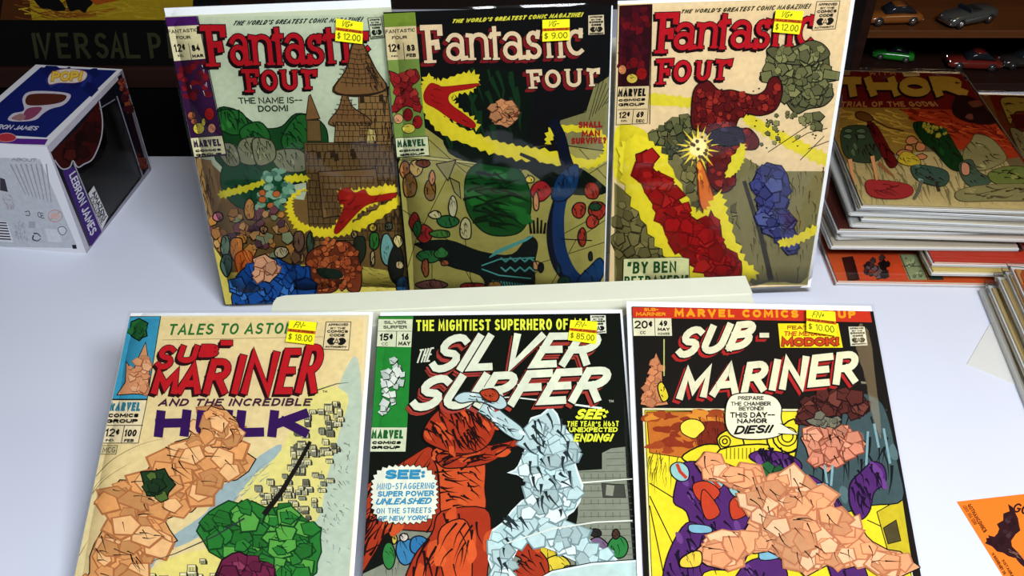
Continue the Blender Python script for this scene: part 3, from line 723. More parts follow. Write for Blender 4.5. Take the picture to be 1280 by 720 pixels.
# ---------------------------------------------------------------- front right: black cover with yellow picture panel
def front_right():
    root, book, A, fin, sh = bagged_comic(slope(640, 872, off=.0060, **FRONT), ((778,371), -1.3, .1840, .2525), ((790,383), .1745, .2460),
        (26,22,18), 'bagged comic with white masthead over a yellow picture panel, rightmost of the front row', 'bagged comics leaning on the front riser', 13, .88)
    Yl = (236,216,44); 
    A.P([(803,510),(1108,512),(1138,700),(1165,868),(818,870)], (228,222,176))
    A.P([(806,513),(1106,515),(1136,700),(1162,868),(821,870)], Yl, ink, 1)
    # orange sky with dark splotches, machine shapes
    A.P([(808,515),(904,514),(908,546),(880,564),(852,572),(812,566)], (196,112,40), ink, 1)
    for _ in range(26):
        x, y = A.pick([(810,516),(896,516),(896,550),(850,570),(812,566)]); A.blob(x, y, 9, 5, A.r.choice([(140,52,26),(216,140,50),(160,70,30)]), None, rough=.5)
    A.blob(888,548,20,24, (120,40,22)); A.hatch([(866,520),(906,520),(906,560),(870,566)], 26, 10, 80, (60,20,14), 1.2)
    A.blob(866,536,14,12, (240,220,70), ink, 1.2)
    for p in ([(852,572),(880,556),(905,560),(880,582)], [(896,548),(920,536),(930,560),(912,574)], [(900,562),(960,556),(968,576),(906,584)], [(960,540),(1000,536),(1004,560),(968,566)], [(966,548),(992,524),(1002,552),(984,566)]):
        A.S(p, Yl, ink, 2.0)
    for (x, y, r) in ((906,552,7),(906,552,3),(984,546,12),(984,546,7)): A.blob(x, y, r, r, Yl, ink, 1.6, rough=.03)
    A.hatch([(810,574),(856,574),(860,600),(812,606)], 30, 22, 92, (60,54,20), 1.0, spread=.04)
    A.lines([[(908+k*5,560),(908+k*5,574)] for k in range(8)], 1, ink)
    for p in ([(812,604),(870,640),(884,668)], [(812,620),(846,690),(850,720)], [(812,632),(830,720)], [(1000,740),(1020,680),(1130,720)], [(1084,650),(1110,662),(1134,700)]): A.line(p, 1.3, ink)
    A.P([(1096,640),(1128,622),(1140,700),(1110,690)], (200,180,40), ink, 1.2); A.P([(1104,660),(1120,650),(1126,676),(1110,680)], (80,70,40), ink, 1)
    # dark teal machine dome at top right with a brown cap of brush strokes (generic stand-in)
    A.shade([(996,560),(1002,520),(1030,496),(1066,490),(1098,500),(1112,530),(1122,580),(1128,625),(1090,632),(1050,640),(1010,620),(990,600)], (66,84,84), 40, 30, 80, (88,112,112), (20,26,26), 3.4)
    A.crag([(994,530),(1004,500),(1024,492),(1052,486),(1070,496),(1086,504),(1074,524),(1040,516),(1014,534)], (88,40,34), 36, 10, (40,16,14), (40,16,14), (116,60,48), 1.4, 26)
    A.crag([(1000,548),(1026,532),(1060,540),(1084,556),(1060,574),(1034,592),(1012,578)], (206,136,106), 36, 10, ink, (140,72,50), (224,160,124), 1.4, 12)
    A.crag([(1006,526),(1022,518),(1050,524),(1044,534),(1020,534)], (116,112,92), 8, 6, ink)
    A.lines([[(1084,540),(1082,580),(1086,610)], [(1092,530),(1098,560)], [(1030,582),(1034,612)], [(1040,582),(1038,608)], [(1104,536),(1112,580)]], 3.0, (130,164,168))
    # purple rocks
    Pu = (84,40,104); PH = (112,64,134); PK = (26,14,36)
    for pts in ([(846,600),(852,580),(874,578),(890,592),(900,604),(930,610),(944,630),(938,668),(910,680),(870,670),(858,640),(842,628)],
                [(858,654),(880,660),(912,676),(934,690),(920,712),(880,716),(862,760),(834,780),(828,730),(836,690)],
                [(920,720),(940,700),(976,700),(984,740),(960,800),(900,820),(860,790),(900,760)],
                [(1030,690),(1060,690),(1084,720),(1080,790),(1010,820),(990,760),(1040,740)],
                [(1006,596),(1030,606),(1050,630),(1062,660),(1040,668),(1010,640)],
                [(936,572),(948,564),(976,566),(998,576),(1000,588),(976,590),(956,584)],
                [(1076,590),(1090,578),(1104,584),(1106,604),(1092,616),(1086,640),(1074,650),(1062,632),(1062,606)]):
        A.shade(pts, Pu, 22, 22, 70, PH, PK, 3.0)
    for (x, y, a) in ((850,590,.8),(892,602,.5),(922,610,.6)):
        A.blob(x, y, 13, 11, (150,196,190), ink, 1.4, rot=a, rough=.06); A.line([(x-4,y-10),(x,y),(x+8,y+8)], 4, (196,60,36))
    for pts in ([(866,606),(884,602),(900,616),(884,630),(870,622)], [(912,628),(926,620),(936,640),(916,650)], [(880,612),(900,640),(884,650),(876,630)]): A.S(pts, (196,66,36), ink, 1.2)
    for pts in ([(862,656),(886,658),(888,666),(864,666)], [(1044,684),(1072,686),(1076,696),(1046,696)], [(952,684),(972,676),(976,696),(950,700)], [(1018,606),(1034,606),(1034,618),(1020,616)]): A.S(pts, (130,180,196), ink, 1.2)
    # sprawling heap of pale orange stones (generic stand-in)
    T = (226,160,112); TH = (242,190,146); D = (134,66,36)
    A.crag([(924,584),(950,582),(980,590),(1000,600),(980,610),(940,604)], (40,92,50), 14, 8, ink)
    A.crag([(868,580),(880,566),(906,580),(936,586),(960,598),(990,590),(1012,606),(1040,620),(1050,650),(1074,658),(1090,678),(1124,690),(1150,710),(1124,722),(1080,700),(1056,712),(1036,706),(1006,722),(984,700),(960,690),(930,690),(900,712),(872,700),(868,690),(890,672),(930,664),(940,644),(926,620),(910,602),(880,596)], T, 150, 14, ink, (186,118,80), TH, 1.5, 50, 1.2)
    A.shade([(850,700),(866,690),(876,692),(874,708),(852,710)], (226,196,66), 5, 9, 90, None, ink, 1)
    # top: red strip, price box, title
    A.cur = 'top_strip'
    A.P([(790,384),(1087,387),(1090,403),(790,397)], (198,52,30))
    A.cur = 'masthead_lettering'
    O = (240,160,30)
    A.text('SUB-', [(805,385),(823,385),(823,389),(805,389)], 1.0, O); A.text('MARINER', [(795,390),(832,391),(832,395),(795,395)], 1.1, O)
    A.text('MARVEL COMICS GROUP', [(843,386),(1069,388),(1070,398),(843,396)], 2.9, O, gap=3.2)
    WT = (228,222,184); RD = (178,40,36)
    for off, g, c in (((-4.5,4.5),.2,RD), ((-3,3),.2,RD), ((-1,1),.9,ink), ((0,0),0,WT)):
        A.text('SUB', [(852,410),(944,401),(940,434),(846,449)], 8.6, c, g, off, slant=.22, gap=3.4)
        A.text('-', [(950,408),(963,408),(960,430),(948,430)], 6.0, c, g, off)
        A.text('MARINER', [(852,462),(1072,438),(1074,480),(848,500)], 8.8, c, g, off, slant=.14, gap=3.4)
    A.text('TM', [(1076,477),(1082,477),(1082,480),(1076,480)], .7, (190,184,150)); A.text('TM', [(814,505),(820,505),(820,508),(814,508)], .7, (190,184,150))
    A.cur = 'corner_box'
    A.P([(791,398),(839,398),(840,420),(792,420)], (226,220,182)); A.line([(818,398),(819,420)], .8, ink)
    A.text('20%', [(793,401),(816,401),(816,411),(793,411)], 1.9, ink); A.text('49', [(824,401),(834,401),(834,408),(824,408)], 1.9, ink)
    A.text('MAY', [(822,410),(837,410),(837,414),(822,414)], 1.2, ink); A.text('02455', [(822,416),(837,416),(837,419),(822,419)], .7, ink); A.text('CC', [(800,414),(807,414),(807,418),(800,418)], .8, ink)
    A.crag([(800,506),(808,470),(814,480),(820,440),(828,476),(836,506)], (206,134,88), 22, 5.5, ink, (140,80,50), None, 1.2); A.line([(830,424),(830,470)], 1.5, (196,200,110)); A.shade([(822,484),(828,478),(836,496),(828,502)], (226,206,50), 3, 6, 80)
    A.cur = 'corner_caption'
    A.P([(972,404),(1048,404),(1054,435),(975,435)], (246,222,30), ink, .8)
    A.text('FEATURING', [(984,407),(1040,408),(1041,412),(984,412)], 1.2, (150,80,20)); A.text('THE MENACE OF', [(980,414),(1046,415),(1046,420),(980,420)], 1.3, (180,60,24), slant=.1)
    for g, c in ((1.0,(120,40,20)), (0,(200,70,26))): A.text('MODOK!', [(977,423),(1048,422),(1049,432),(977,433)], 2.9, c, g)
    A.cur = 'speech_balloon'
    A.S([(910,500),(920,493),(945,492),(966,496),(976,508),(976,524),(980,538),(972,546),(950,550),(920,548),(908,536),(906,516)], (236,228,196), ink, 1.4, 6)
    A.P([(974,530),(998,544),(970,542)], (236,228,196)); A.line([(975,530),(998,544),(972,543)], 1.2, ink)
    for (t, x0, x1, y, h, p) in (('PREPARE',922,954,496,5,1.0),('THE CHAMBER',913,963,503,5,1.0),('BEYOND!',923,954,509,5,1.0),('THIS DAY--',912,968,516,7,1.5),('NAMOR',921,958,524,6,1.5)):
        A.text(t, [(x0,y),(x1,y),(x1,y+h),(x0,y+h)], p, ink)
    A.text('DIES!!', [(920,533),(966,532),(964,542),(918,544)], 2.4, ink, slant=.2)
    A.cur = 'approval_seal'
    code_seal(A, [(1060,408),(1081,408),(1085,432),(1063,433)], (224,220,188))
    fin(); sticker(root, sh, [(1008,387),(1044,390),(1046,420),(1008,414)], 'FN+', '$ 10.00', 5)
    return root
front_right()
rs = MB()
O3 = (0, .52, 0)
r0 = tag(empty('cardboard_riser', O3), 'low white cardboard riser between the two rows of comics', 'riser')

# low riser: a shallow folded cardboard tray whose top shows between the rows
zt = 0.088
P = [on_z(*q, zt) for q in ((345,372), (930,347), (940,386), (334,392))]
pts = [(P[0].x, P[0].y), (P[1].x, P[1].y)]
dirv = Vector((P[1].x-P[0].x, P[1].y-P[0].y)).normalized(); nv = Vector((dirv.y, -dirv.x))
A0 = Vector(pts[0]); B0 = Vector(pts[1]); dep = .038
def off2(p, a, b): q = p+dirv*a+nv*b; return (q.x-O3[0], q.y-O3[1])
rp = [off2(B0,0,.0), off2(A0,.008,0), off2(A0,.0025,.0025), off2(A0,0,.008), off2(A0,0,dep), off2(B0,0,dep)]
MB().prism(rp, 0, zt).build('tray', M_CARD, r0)
lp = [off2(B0,.0012,-.0012), off2(A0,.007,-.0012), off2(A0,.0008,.0010), off2(A0,-.0012,.007), off2(A0,-.0012,.02), off2(B0,.0012,.02)]
MB().prism(lp, zt-.012, zt+.0008).build('folded_lip', M_CARD, r0)

GB = 1.0
# ---------------------------------------------------------------- back left: pale cover, castle
def back_left():
    root, book, A, fin, sh = bagged_comic(slope(1012, 372, **BACK), ((198,7), 1.5, .1775, .2620), ((206,21), .1715, .2520),
        (196,202,172), 'bagged comic with red masthead and castle towers on pale green cover, leftmost in back row', 'bagged comics standing in the back row', 21, GB)
    A.P([(208,22),(472,18),(500,200),(516,400),(284,400),(240,205)], (186,196,164))
    # ground, town wall and hills
    A.P([(240,196),(260,200),(300,240),(380,250),(400,180),(500,180),(512,300),(516,400),(286,400)], (120,92,48))
    A.S([(270,140),(292,136),(312,150),(330,160),(352,158),(370,142),(396,148),(410,170),(400,220),(330,230),(270,200)], (20,66,26), ink, 1.4)
    for pts in ([(272,140),(298,138),(310,154),(300,168),(280,164)], [(300,162),(324,152),(338,170),(330,190),(308,182)], [(352,172),(372,144),(388,150),(384,180),(360,190)]): A.shade(pts, (30,92,34), 14, 14, 60, (46,120,44), (8,34,14), 2.2)
    A.S([(282,200),(300,196),(330,214),(352,222),(360,250),(330,262),(296,258),(276,230)], (14,70,38), ink, 1); A.hatch([(282,200),(340,220),(340,256),(290,254)], 24, 14, 70, (6,34,20), 2)
    for pts in ([(300,176),(322,172),(330,190),(318,206),(298,200)], [(340,190),(372,186),(386,200),(380,214),(350,212)], [(270,182),(292,180),(300,204),(284,206)], [(316,174),(340,176),(344,198),(322,206)]):
        A.shade(pts, (120,122,90), 16, 10, 70, (146,146,108), (40,44,30), 1.4)
    A.P([(238,198),(264,200),(276,250),(262,290),(252,300)], (146,112,66)); A.hatch([(240,200),(264,202),(272,250),(256,290)], 40, 22, 85, (70,46,24), 1.3)
    # castle towers, built of courses
    W1 = (128,98,54); W2 = (102,78,42); Rf = (118,84,46); K = (46,32,18)
    A.P([(380,178),(492,178),(500,250),(506,300),(388,300)], W2, K, 1); A.P([(448,112),(484,108),(492,180),(450,182)], W1, K, 1)
    A.S([(416,114),(432,88),(438,62),(446,46),(456,60),(468,86),(484,110),(452,120)], Rf, K, 1.6)
    A.S([(412,150),(424,134),(431,110),(440,132),(462,148),(462,156),(436,160),(414,156)], Rf, K, 1.4); A.line([(431,118),(431,98)], 1.6, K, .5); A.P([(420,152),(460,154),(460,178),(418,178)], W1, K, 1.2)
    A.P([(382,150),(386,120),(388,118),(400,148)], Rf, K, 1.2); A.P([(384,150),(400,150),(402,176),(384,176)], W2, K, 1.0)
    A.P([(460,160),(470,162),(470,178),(458,178)], (190,170,100), K, .8)
    def courses(poly, step, slope_=0.0):
        ys = [p[1] for p in poly]; y = min(ys)
        seg = []
        while y < max(ys):
            xs = [x for x in range(int(min(p[0] for p in poly)), int(max(p[0] for p in poly))) if A.inside(poly, x+.5, y)]
            if len(xs) > 3:
                seg.append([(xs[0], y), ((xs[0]+xs[-1])/2, y+1.5*slope_), (xs[-1], y)])
                x = xs[0]+A.r.uniform(2, 8)
                while x < xs[-1]: seg.append([(x, y), (x+.5, y+step)]); x += A.r.uniform(5, 9)
            y += step
        A.lines(seg, .8, K)
    courses([(418,112),(430,70),(444,50),(458,60),(480,104),(484,112)], 6, 1.5); courses([(414,144),(431,112),(462,146)], 6, 1); courses([(450,118),(484,112),(492,180),(450,182)], 8)
    courses([(382,180),(490,180),(500,250),(506,300),(388,300)], 9); courses([(420,156),(460,156),(460,178),(418,178)], 7)
    A.hatch([(470,110),(486,110),(498,200),(502,290),(470,290),(466,180)], 70, 16, 88, K, 2.0, spread=.1)
    for (x, y) in ((450,120),(474,118),(438,186),(440,190),(396,190),(418,192),(414,188)): A.P([(x,y),(x+5,y-1),(x+6,y+8),(x,y+9)], K)
    A.lines([[(x, 108+abs(x-448)*.0), (x+2, 114)] for x in range(420,484,5)], 1.6, K); A.lines([[(x,152),(x+2,157)] for x in range(416,462,5)], 1.6, K)
    for x0 in (384,406): A.line([(x0,202),(x0,192),(x0+7,188),(x0+14,192),(x0+14,202)], 1.2, K, smooth=True)
    A.P([(398,214),(470,210),(478,260),(404,272)], (112,84,48), K, 1.4); courses([(400,216),(468,212),(474,258),(406,268)], 8)
    # foliage, streaks and flames
    for _ in range(60):
        x, y = A.pick([(330,215),(345,206),(362,222),(368,245),(352,262),(340,275),(322,258)]); A.blob(x, y, 4.5, 3.5, A.r.choice([(112,158,128),(84,130,104),(140,178,146),(60,104,80)]), None)
    for x, y in ((328,240),(346,242),(328,249),(272,270),(338,256)): A.blob(x, y, 4.5, 4, (196,104,50), K, .8)
    A.jag([(276,240),(300,234),(328,226),(328,230),(300,240),(278,246)], 1.6, 3, (210,200,40)); A.jag([(358,220),(382,220),(384,224),(360,226)], 1.5, 3, (210,200,40))
    A.jag([(384,234),(366,246),(366,262),(376,278),(400,286),(420,284),(450,274),(490,250),(500,246),(494,258),(456,282),(430,292),(400,294),(374,286),(362,268),(362,248)], 1.8, 3, (226,206,40))
    A.jag([(424,240),(440,238),(460,236),(488,232),(496,238),(470,252),(450,264),(426,290),(416,288),(430,262)], 2.0, 3, (226,206,40))
    A.shade([(424,238),(436,234),(444,240),(456,236),(464,244),(494,240),(490,248),(462,254),(446,266),(424,290),(418,286),(430,258),(424,252)], (156,24,18), 8, 14, -30, (176,36,26), (96,12,10), 2, 0.6)
    # busy street of small coloured forms (generic stand-in for the crowd)
    A.P([(262,300),(290,340),(380,330),(440,330),(500,340),(514,400),(284,400)], (206,190,86))
    A.hatch([(300,330),(500,330),(508,372),(300,372)], 120, 10, 12, (120,104,50), 1.0)
    A.chips([(258,268),(350,262),(372,300),(364,322),(276,320)], 60, 7, [(190,130,60),(120,70,76),(90,60,70),(160,110,60),(140,150,110),(196,150,90)], K)
    A.chips([(366,286),(390,290),(396,330),(362,326)], 18, 6, [(110,76,50),(80,56,44),(160,120,70)], K)
    for (x, y, rx, ry, c) in ((273,270,7,6,(190,110,120)),(312,262,8,14,(200,140,60)),(330,286,5,5,(200,150,100)),(296,310,9,16,(190,120,50)),(352,314,10,7,(200,184,140)),(374,300,8,14,(110,80,60)),(388,304,5,14,(60,80,60)),(282,306,6,14,(120,150,120)),(284,330,8,14,(70,100,84)),
                              (450,310,8,18,(36,46,30)),(443,292,4,5,(170,140,90)),(468,300,7,12,(40,110,40)),(466,284,5,5,(200,170,60)),(466,322,3,10,(190,170,120)),(484,310,8,22,(110,160,150)),(486,282,5,5,(80,90,70)),(496,330,10,26,(24,26,22)),(498,300,6,8,(206,186,120)),(500,330,6,5,(190,170,120)),(504,356,9,12,(30,70,100))):
        A.shade([(x+rx*math.cos(t*.785)*A.r.uniform(.75,1.1), y+ry*math.sin(t*.785)*A.r.uniform(.85,1.1)) for t in range(8)], c, 6, 7, 80, None, ink, 1.1)
    # orange boulder pile and blue boulder
    A.S([(384,318),(400,306),(430,300),(444,310),(452,336),(450,362),(436,362),(430,348),(420,362),(398,366),(392,350),(384,338)], (110,48,24), ink, 1.4)
    A.chips([(386,318),(404,306),(432,302),(444,312),(450,336),(448,358),(432,356),(400,362),(392,350)], 80, 4.5, [(170,84,40),(186,98,50),(146,66,32)], (44,18,10))
    A.chips([(404,296),(418,296),(418,308),(406,308)], 10, 3.6, [(176,90,44)], (50,22,12)); A.S([(396,334),(424,336),(428,346),(404,346)], (22,34,24))
    A.shade([(294,320),(306,312),(316,318),(312,344),(300,344)], (190,96,36), 10, 18, 80, (206,120,50), (110,40,14), 1.4)
    A.crag([(296,344),(312,330),(330,322),(350,322),(372,330),(386,346),(392,364),(394,400),(288,400),(290,370)], (24,74,142), 70, 12, ink, (8,30,70), (50,108,176), 1.5, 26)
    A.crag([(316,322),(332,316),(346,324),(348,342),(338,352),(326,350),(318,338)], (200,146,108), 9, 7, ink, (110,60,40))
    # left column
    A.cur = 'corner_box'
    PU = (52,20,56)
    A.P([(206,20),(246,18),(283,194),(244,197)], PU)
    A.P([(207,20),(246,18),(249,31),(210,33)], (66,20,86))
    A.P([(210,33),(249,31),(257,73),(218,76)], (214,204,158))
    A.text('FANTASTIC', [(210,37),(247,35),(248,39),(211,42)], .9, ink); A.text('FOUR', [(220,45),(238,44),(239,48),(221,49)], .9, ink)
    A.text('12%', [(217,55),(231,54),(233,64),(219,65)], 1.8, ink); A.text('IND.', [(222,68),(230,68),(231,71),(223,71)], .7, ink)
    A.text('84', [(239,56),(249,55),(251,63),(241,64)], 2.0, ink); A.text('MAR', [(240,68),(254,67),(255,71),(241,72)], 1.3, ink); A.line([(236,54),(240,75)], .8, ink)
    for _ in range(40):
        x, y = A.pick([(222,80),(256,78),(264,124),(232,126)]); A.blob(x, y, 4, 3.5, A.r.choice([(120,18,26),(96,14,24),(70,14,30)]))
    A.hatch([(222,80),(258,78),(266,120),(232,124)], 6, 6, 80, (200,190,190), 1.0)
    for x, y, rx, ry, c in ((262,142,6,8,(150,24,24)),(240,144,5,5,(176,96,56)),(243,151,4,4,(160,84,50)),(249,160,7,7,(206,186,60)),(265,160,5,6,(196,130,96)),(255,152,2.5,5,(206,190,60))): A.shade([(x+rx*math.cos(t*.785), y+ry*math.sin(t*.785)) for t in range(8)], c, 4, 4, 20, None, ink, .8, .8)
    A.P([(238,172),(278,169),(283,192),(243,196)], (214,206,160), ink, .8)
    A.text('MARVEL', [(241,175),(275,173),(277,182),(243,184)], 2.5, (44,22,52)); A.text('COMICS', [(244,187),(276,185),(277,188),(245,190)], 1.3, ink); A.text('GROUP', [(245,192),(277,190),(278,193),(246,195)], 1.2, ink)
    A.line([(247,18),(284,194)], 1.0, ink)
    A.cur = 'masthead_lettering'
    A.text("THE WORLD'S GREATEST COMIC MAGAZINE!", [(293,26),(454,21),(453,27),(291,32)], 1.4, (36,42,40), slant=.3, gap=1.0)
    R = (170,18,28); K2 = (22,8,10)
    LT = [('f',252,31,284,83),('a',287,42,311,82),('n',313,42,342,81),('t',341,42,356,81),('a',356,41,381,80),('s',384,42,404,80),('t',404,42,422,79),('i',424,42,440,78),('c',443,40,462,66)]
    L2 = [('f',303,86,325,115),('o',327,87,347,113),('u',350,87,374,112),('r',378,86,397,111)]
    for off, g, c in (((-2.5,2.5),1.2,K2), ((0,0),1.2,K2), ((0,0),0,R)):
        A.layer()
        for (ch, x0, y0, x1, y1) in LT+L2:
            pen = (7.4 if ch == 'f' and y0 < 60 else 5.8) if y0 < 60 else 5.0; sk = (y1-y0)*.10
            A.letter(ch, [(x0-sk*.5,y0),(x1-sk*.5,y0),(x1+sk*.5,y1),(x0+sk*.5,y1)], pen, c, g, off, nolayer=True); A.k += 1
    A.cur = 'caption_lettering'
    A.text('THE NAME IS--', [(297,122),(378,121),(378,129),(299,130)], 1.5, (34,44,30)); A.text('DOOM!', [(322,132),(360,131),(361,139),(323,140)], 1.7, (34,44,30))
    A.cur = 'cover_art_foreground'
    A.S([(418,113),(433,86),(440,58),(448,48),(456,58),(470,86),(483,110),(450,118)], Rf, K, 1.6); A.hatch([(456,56),(468,84),(482,110),(462,112)], 30, 12, 66, K, 1.8, spread=.1); courses([(424,108),(434,76),(444,54),(456,56),(470,86),(480,108)], 6, 1.5)
    A.cur = 'approval_seal'
    code_seal(A, [(460,22),(476,21),(481,46),(464,48)], (190,198,164))
    fin(); sticker(root, sh, [(420,23),(454,28),(453,55),(419,51)], 'VG+', '$ 12.00', 6)
back_left()

# ---------------------------------------------------------------- back middle: black cover, cream masthead
def back_mid():
    root, book, A, fin, sh = bagged_comic(slope(1012, 372, off=.0074, **BACK), ((476,13), 1.0, .1790, .2580), ((479,16), .1730, .2520),
        (10,10,10), 'bagged comic with cream masthead on black cover, middle of the back row', 'bagged comics standing in the back row', 22, GB)
    GR = (150,142,72); GD = (112,106,56)
    A.P([(518,150),(560,180),(620,205),(640,215),(700,200),(718,150),(742,130),(762,92),(764,380),(514,380),(498,205)], GR)
    A.P([(765,92),(742,108),(732,140),(700,150),(694,180),(765,190)], (120,116,70), ink, 1.2)
    for k in range(8): A.line([(736+k*4,150-k*4),(752+k*3,92+k*6)], .8, ink)
    for p in ([(520,160),(560,196),(610,240)], [(500,200),(560,200),(600,212)], [(500,260),(560,300),(600,370)], [(540,330),(540,372)], [(700,240),(764,200)], [(690,300),(764,260)], [(640,340),(764,300)], [(680,372),(720,300),(764,270)], [(580,290),(592,372)], [(560,220),(520,300),(508,340)], [(590,180),(640,190),(690,180)], [(640,372),(680,330)], [(724,186),(764,230)]):
        A.line(p, 1.0, (58,54,26))
    A.P([(498,196),(600,206),(604,206),(592,202),(522,194)], (176,168,104), ink, .8)
    for p in ([(545,205),(570,200),(560,226)], [(562,222),(574,228),(576,248),(568,240)], [(630,220),(660,196),(672,200),(650,214)]): A.P(p, (130,124,72), ink, 1.4)
    # dark green central cloud (generic stand-in)
    A.S([(560,190),(552,140),(564,100),(600,86),(640,90),(668,120),(660,170),(690,200),(720,206),(760,240),(700,240),(640,200),(610,206)], (6,16,8))
    A.hatch([(560,180),(600,100),(650,100),(655,180)], 26, 40, 80, (14,46,20), 5)
    A.shade([(584,216),(610,200),(640,206),(656,222),(664,250),(660,276),(646,292),(616,294),(596,282),(582,256)], (14,66,22), 50, 30, 10, (26,96,34), (4,26,8), 3.6)
    A.S([(560,190),(600,204),(640,210),(700,216),(698,206),(664,196),(650,180),(600,180)], (8,20,10))
    A.crag([(614,132),(630,124),(646,130),(648,148),(634,160),(618,156),(612,144)], (186,128,82), 16, 7, ink, (90,44,26), None, 1.2, 8)
    # yellow and red streak
    Y = (206,190,38)
    A.jag([(528,118),(560,150),(600,170),(640,182),(680,188),(740,200),(756,186),(742,168),(700,164),(684,180),(690,160),(730,158),(758,172),(762,192),(740,208),(690,204),(640,196),(596,184),(550,164),(529,136)], 1.8, 3, Y)
    A.jag([(528,108),(536,94),(548,102),(580,92),(598,96),(590,112),(566,118),(568,130),(592,150),(596,160),(560,146),(530,134)], 2.4, 4, Y)
    A.shade([(530,116),(538,104),(548,106),(556,108),(598,104),(590,110),(564,116),(562,128),(580,142),(594,154),(590,160),(566,150),(546,136),(532,128)], (150,20,18), 6, 12, 30, None, (90,10,10), 1.6, .6)
    # blue bend, teal ribs, small tumbling forms
    A.line([(690,150),(700,170),(706,196),(712,220),(700,250),(692,290),(700,330),(722,356)], 13, (8,14,30), 20, smooth=True)
    A.line([(712,212),(704,240),(698,270),(700,310),(712,340),(728,356)], 13, (14,44,86), 17, smooth=True)
    A.line([(696,230),(668,200),(650,192)], 7, (10,18,16), 4)
    A.shade([(694,226),(706,212),(722,206),(722,232),(706,250),(690,248)], (14,48,84), 10, 12, 70, (24,66,106), (6,14,30), 2)
    A.shade([(722,350),(738,332),(750,322),(756,336),(746,356),(730,362)], (16,52,92), 6, 9, 60, None, (6,14,30), 2)
    A.S([(520,304),(560,300),(600,314),(640,318),(660,296),(672,304),(668,330),(664,364),(614,364),(600,344),(560,332),(526,310)], (10,18,18), ink, 1)
    for k in range(16): A.line([(612+k*3.0,322-k*1.4),(622+k*3.0,312-k*1.2)], 1.6, (70,140,130))
    for k in range(14): A.line([(616+k*3.4,350+k*.4),(620+k*3.4,364)], 1.6, (70,140,130))
    for y in (324,336): A.line([(626+k*6, y+(3 if k % 2 else -2)) for k in range(8)], 2.0, (70,140,130))
    A.line([(602,332),(624,324),(668,322)], 1.6, (70,140,130)); A.line([(602,336),(624,344),(664,348)], 1.6, (70,140,130))
    for k in range(5): A.line([(664+k*4,292),(662+k*5,272+abs(k-2)*3)], 3.4, ink, 2.4)
    for (x, y, rx, ry, c, n) in ((670,332,6,6,(190,140,90),3),(676,334,4,6,(12,16,22),2),(506,212,6,12,(176,110,60),4),(520,210,10,10,(196,160,80),6),(512,232,9,16,(130,90,40),8),(538,238,8,14,(120,84,36),8),(530,204,10,5,(100,50,26),3),(540,222,4,9,(180,120,66),3),
            (518,278,7,12,(150,34,32),6),(530,292,11,11,(150,34,32),8),(522,286,6,10,(24,90,40),4),(550,292,14,5,(60,110,44),4),(560,276,14,8,(30,90,44),5),(544,268,9,5,(190,180,130),3),(566,258,5,14,(176,172,130),4),(582,286,8,14,(176,170,120),8),(538,320,16,9,(34,100,48),8),(552,316,9,7,(44,110,50),3),(532,334,5,12,(150,80,46),4),(556,328,6,4,(150,80,46),3),(540,356,22,6,(110,66,60),10),(590,358,18,5,(150,34,32),4),(618,356,10,5,(150,110,50),3),
            (676,238,13,14,(150,30,32),8),(670,252,4,12,(190,130,84),3),(662,224,6,5,(200,180,60),2),(740,238,9,12,(146,40,26),8),(724,262,9,10,(150,44,28),8),(746,262,12,12,(146,40,26),9),(740,276,8,9,(160,50,34),6),(728,296,6,12,(146,40,26),6),(744,258,8,5,(20,60,30),2),(706,352,8,7,(20,60,46),4),(698,336,3,7,(16,50,60),2),(738,320,3,6,(12,30,40),2)):
        A.shade([(x+rx*math.cos(t*.785)*A.r.uniform(.75,1.1), y+ry*math.sin(t*.785)*A.r.uniform(.85,1.1)) for t in range(8)], c, n, 7, 70, None, ink, 1.3)
    A.line([(700,298),(740,300)], 1.2, ink)
    A.cur = 'corner_box'
    A.P([(478,17),(519,15),(534,194),(496,197)], (112,136,60)); A.P([(478,17),(519,15),(520,32),(480,34)], (106,128,40))
    A.P([(480,34),(520,32),(524,73),(484,75)], (204,186,138))
    A.text('FANTASTIC', [(482,37),(519,35),(519,39),(482,42)], .9, ink); A.text('FOUR', [(490,45),(509,44),(509,48),(490,49)], .9, ink)
    A.text('12%', [(485,55),(500,54),(501,64),(486,65)], 1.9, ink); A.text('IND.', [(489,69),(498,68),(498,71),(489,71)], .7, ink); A.line([(504,53),(506,75)], .8, ink)
    A.text('83', [(508,56),(518,55),(519,63),(509,64)], 2.0, ink); A.text('FEB', [(508,67),(520,66),(520,71),(508,71)], 1.2, ink)
    A.crag([(486,88),(500,94),(520,86),(524,96),(514,108),(524,128),(526,138),(508,132),(492,138),(496,118),(488,100)], (136,26,28), 24, 5.5, ink, (60,10,12), (160,46,40), 1.2)
    for x, y, rx, ry, c in ((498,148,6,6,(196,140,96)),(510,143,6,8,(130,20,22)),(522,152,6,8,(140,22,22)),(511,160,8,6,(206,190,70))): A.shade([(x+rx*math.cos(t*.785), y+ry*math.sin(t*.785)) for t in range(8)], c, 4, 4, 20, None, ink, .8, .8)
    A.P([(494,172),(535,170),(537,194),(496,196)], (200,204,160), ink, .8)
    A.text('MARVEL', [(496,175),(531,173),(532,182),(497,184)], 2.5, (26,70,44)); A.text('COMICS', [(499,187),(530,185),(530,188),(499,190)], 1.3, ink); A.text('GROUP', [(500,192),(531,190),(531,193),(500,195)], 1.2, ink)
    A.cur = 'masthead_lettering'
    A.text("THE WORLD'S GREATEST COMIC MAGAZINE!", [(566,24),(729,15),(728,21),(565,29)], 1.4, (206,200,60), slant=.3, gap=1.0)
    C1 = (214,190,150); C2 = (116,22,26)
    LT = [('f',526,31,554,79),('a',557,41,581,76),('n',584,40,612,75),('t',611,40,627,75),('a',628,39,653,75),('s',657,38,676,74),('t',678,38,694,73),('i',694,38,706,73),('c',708,37,730,70)]
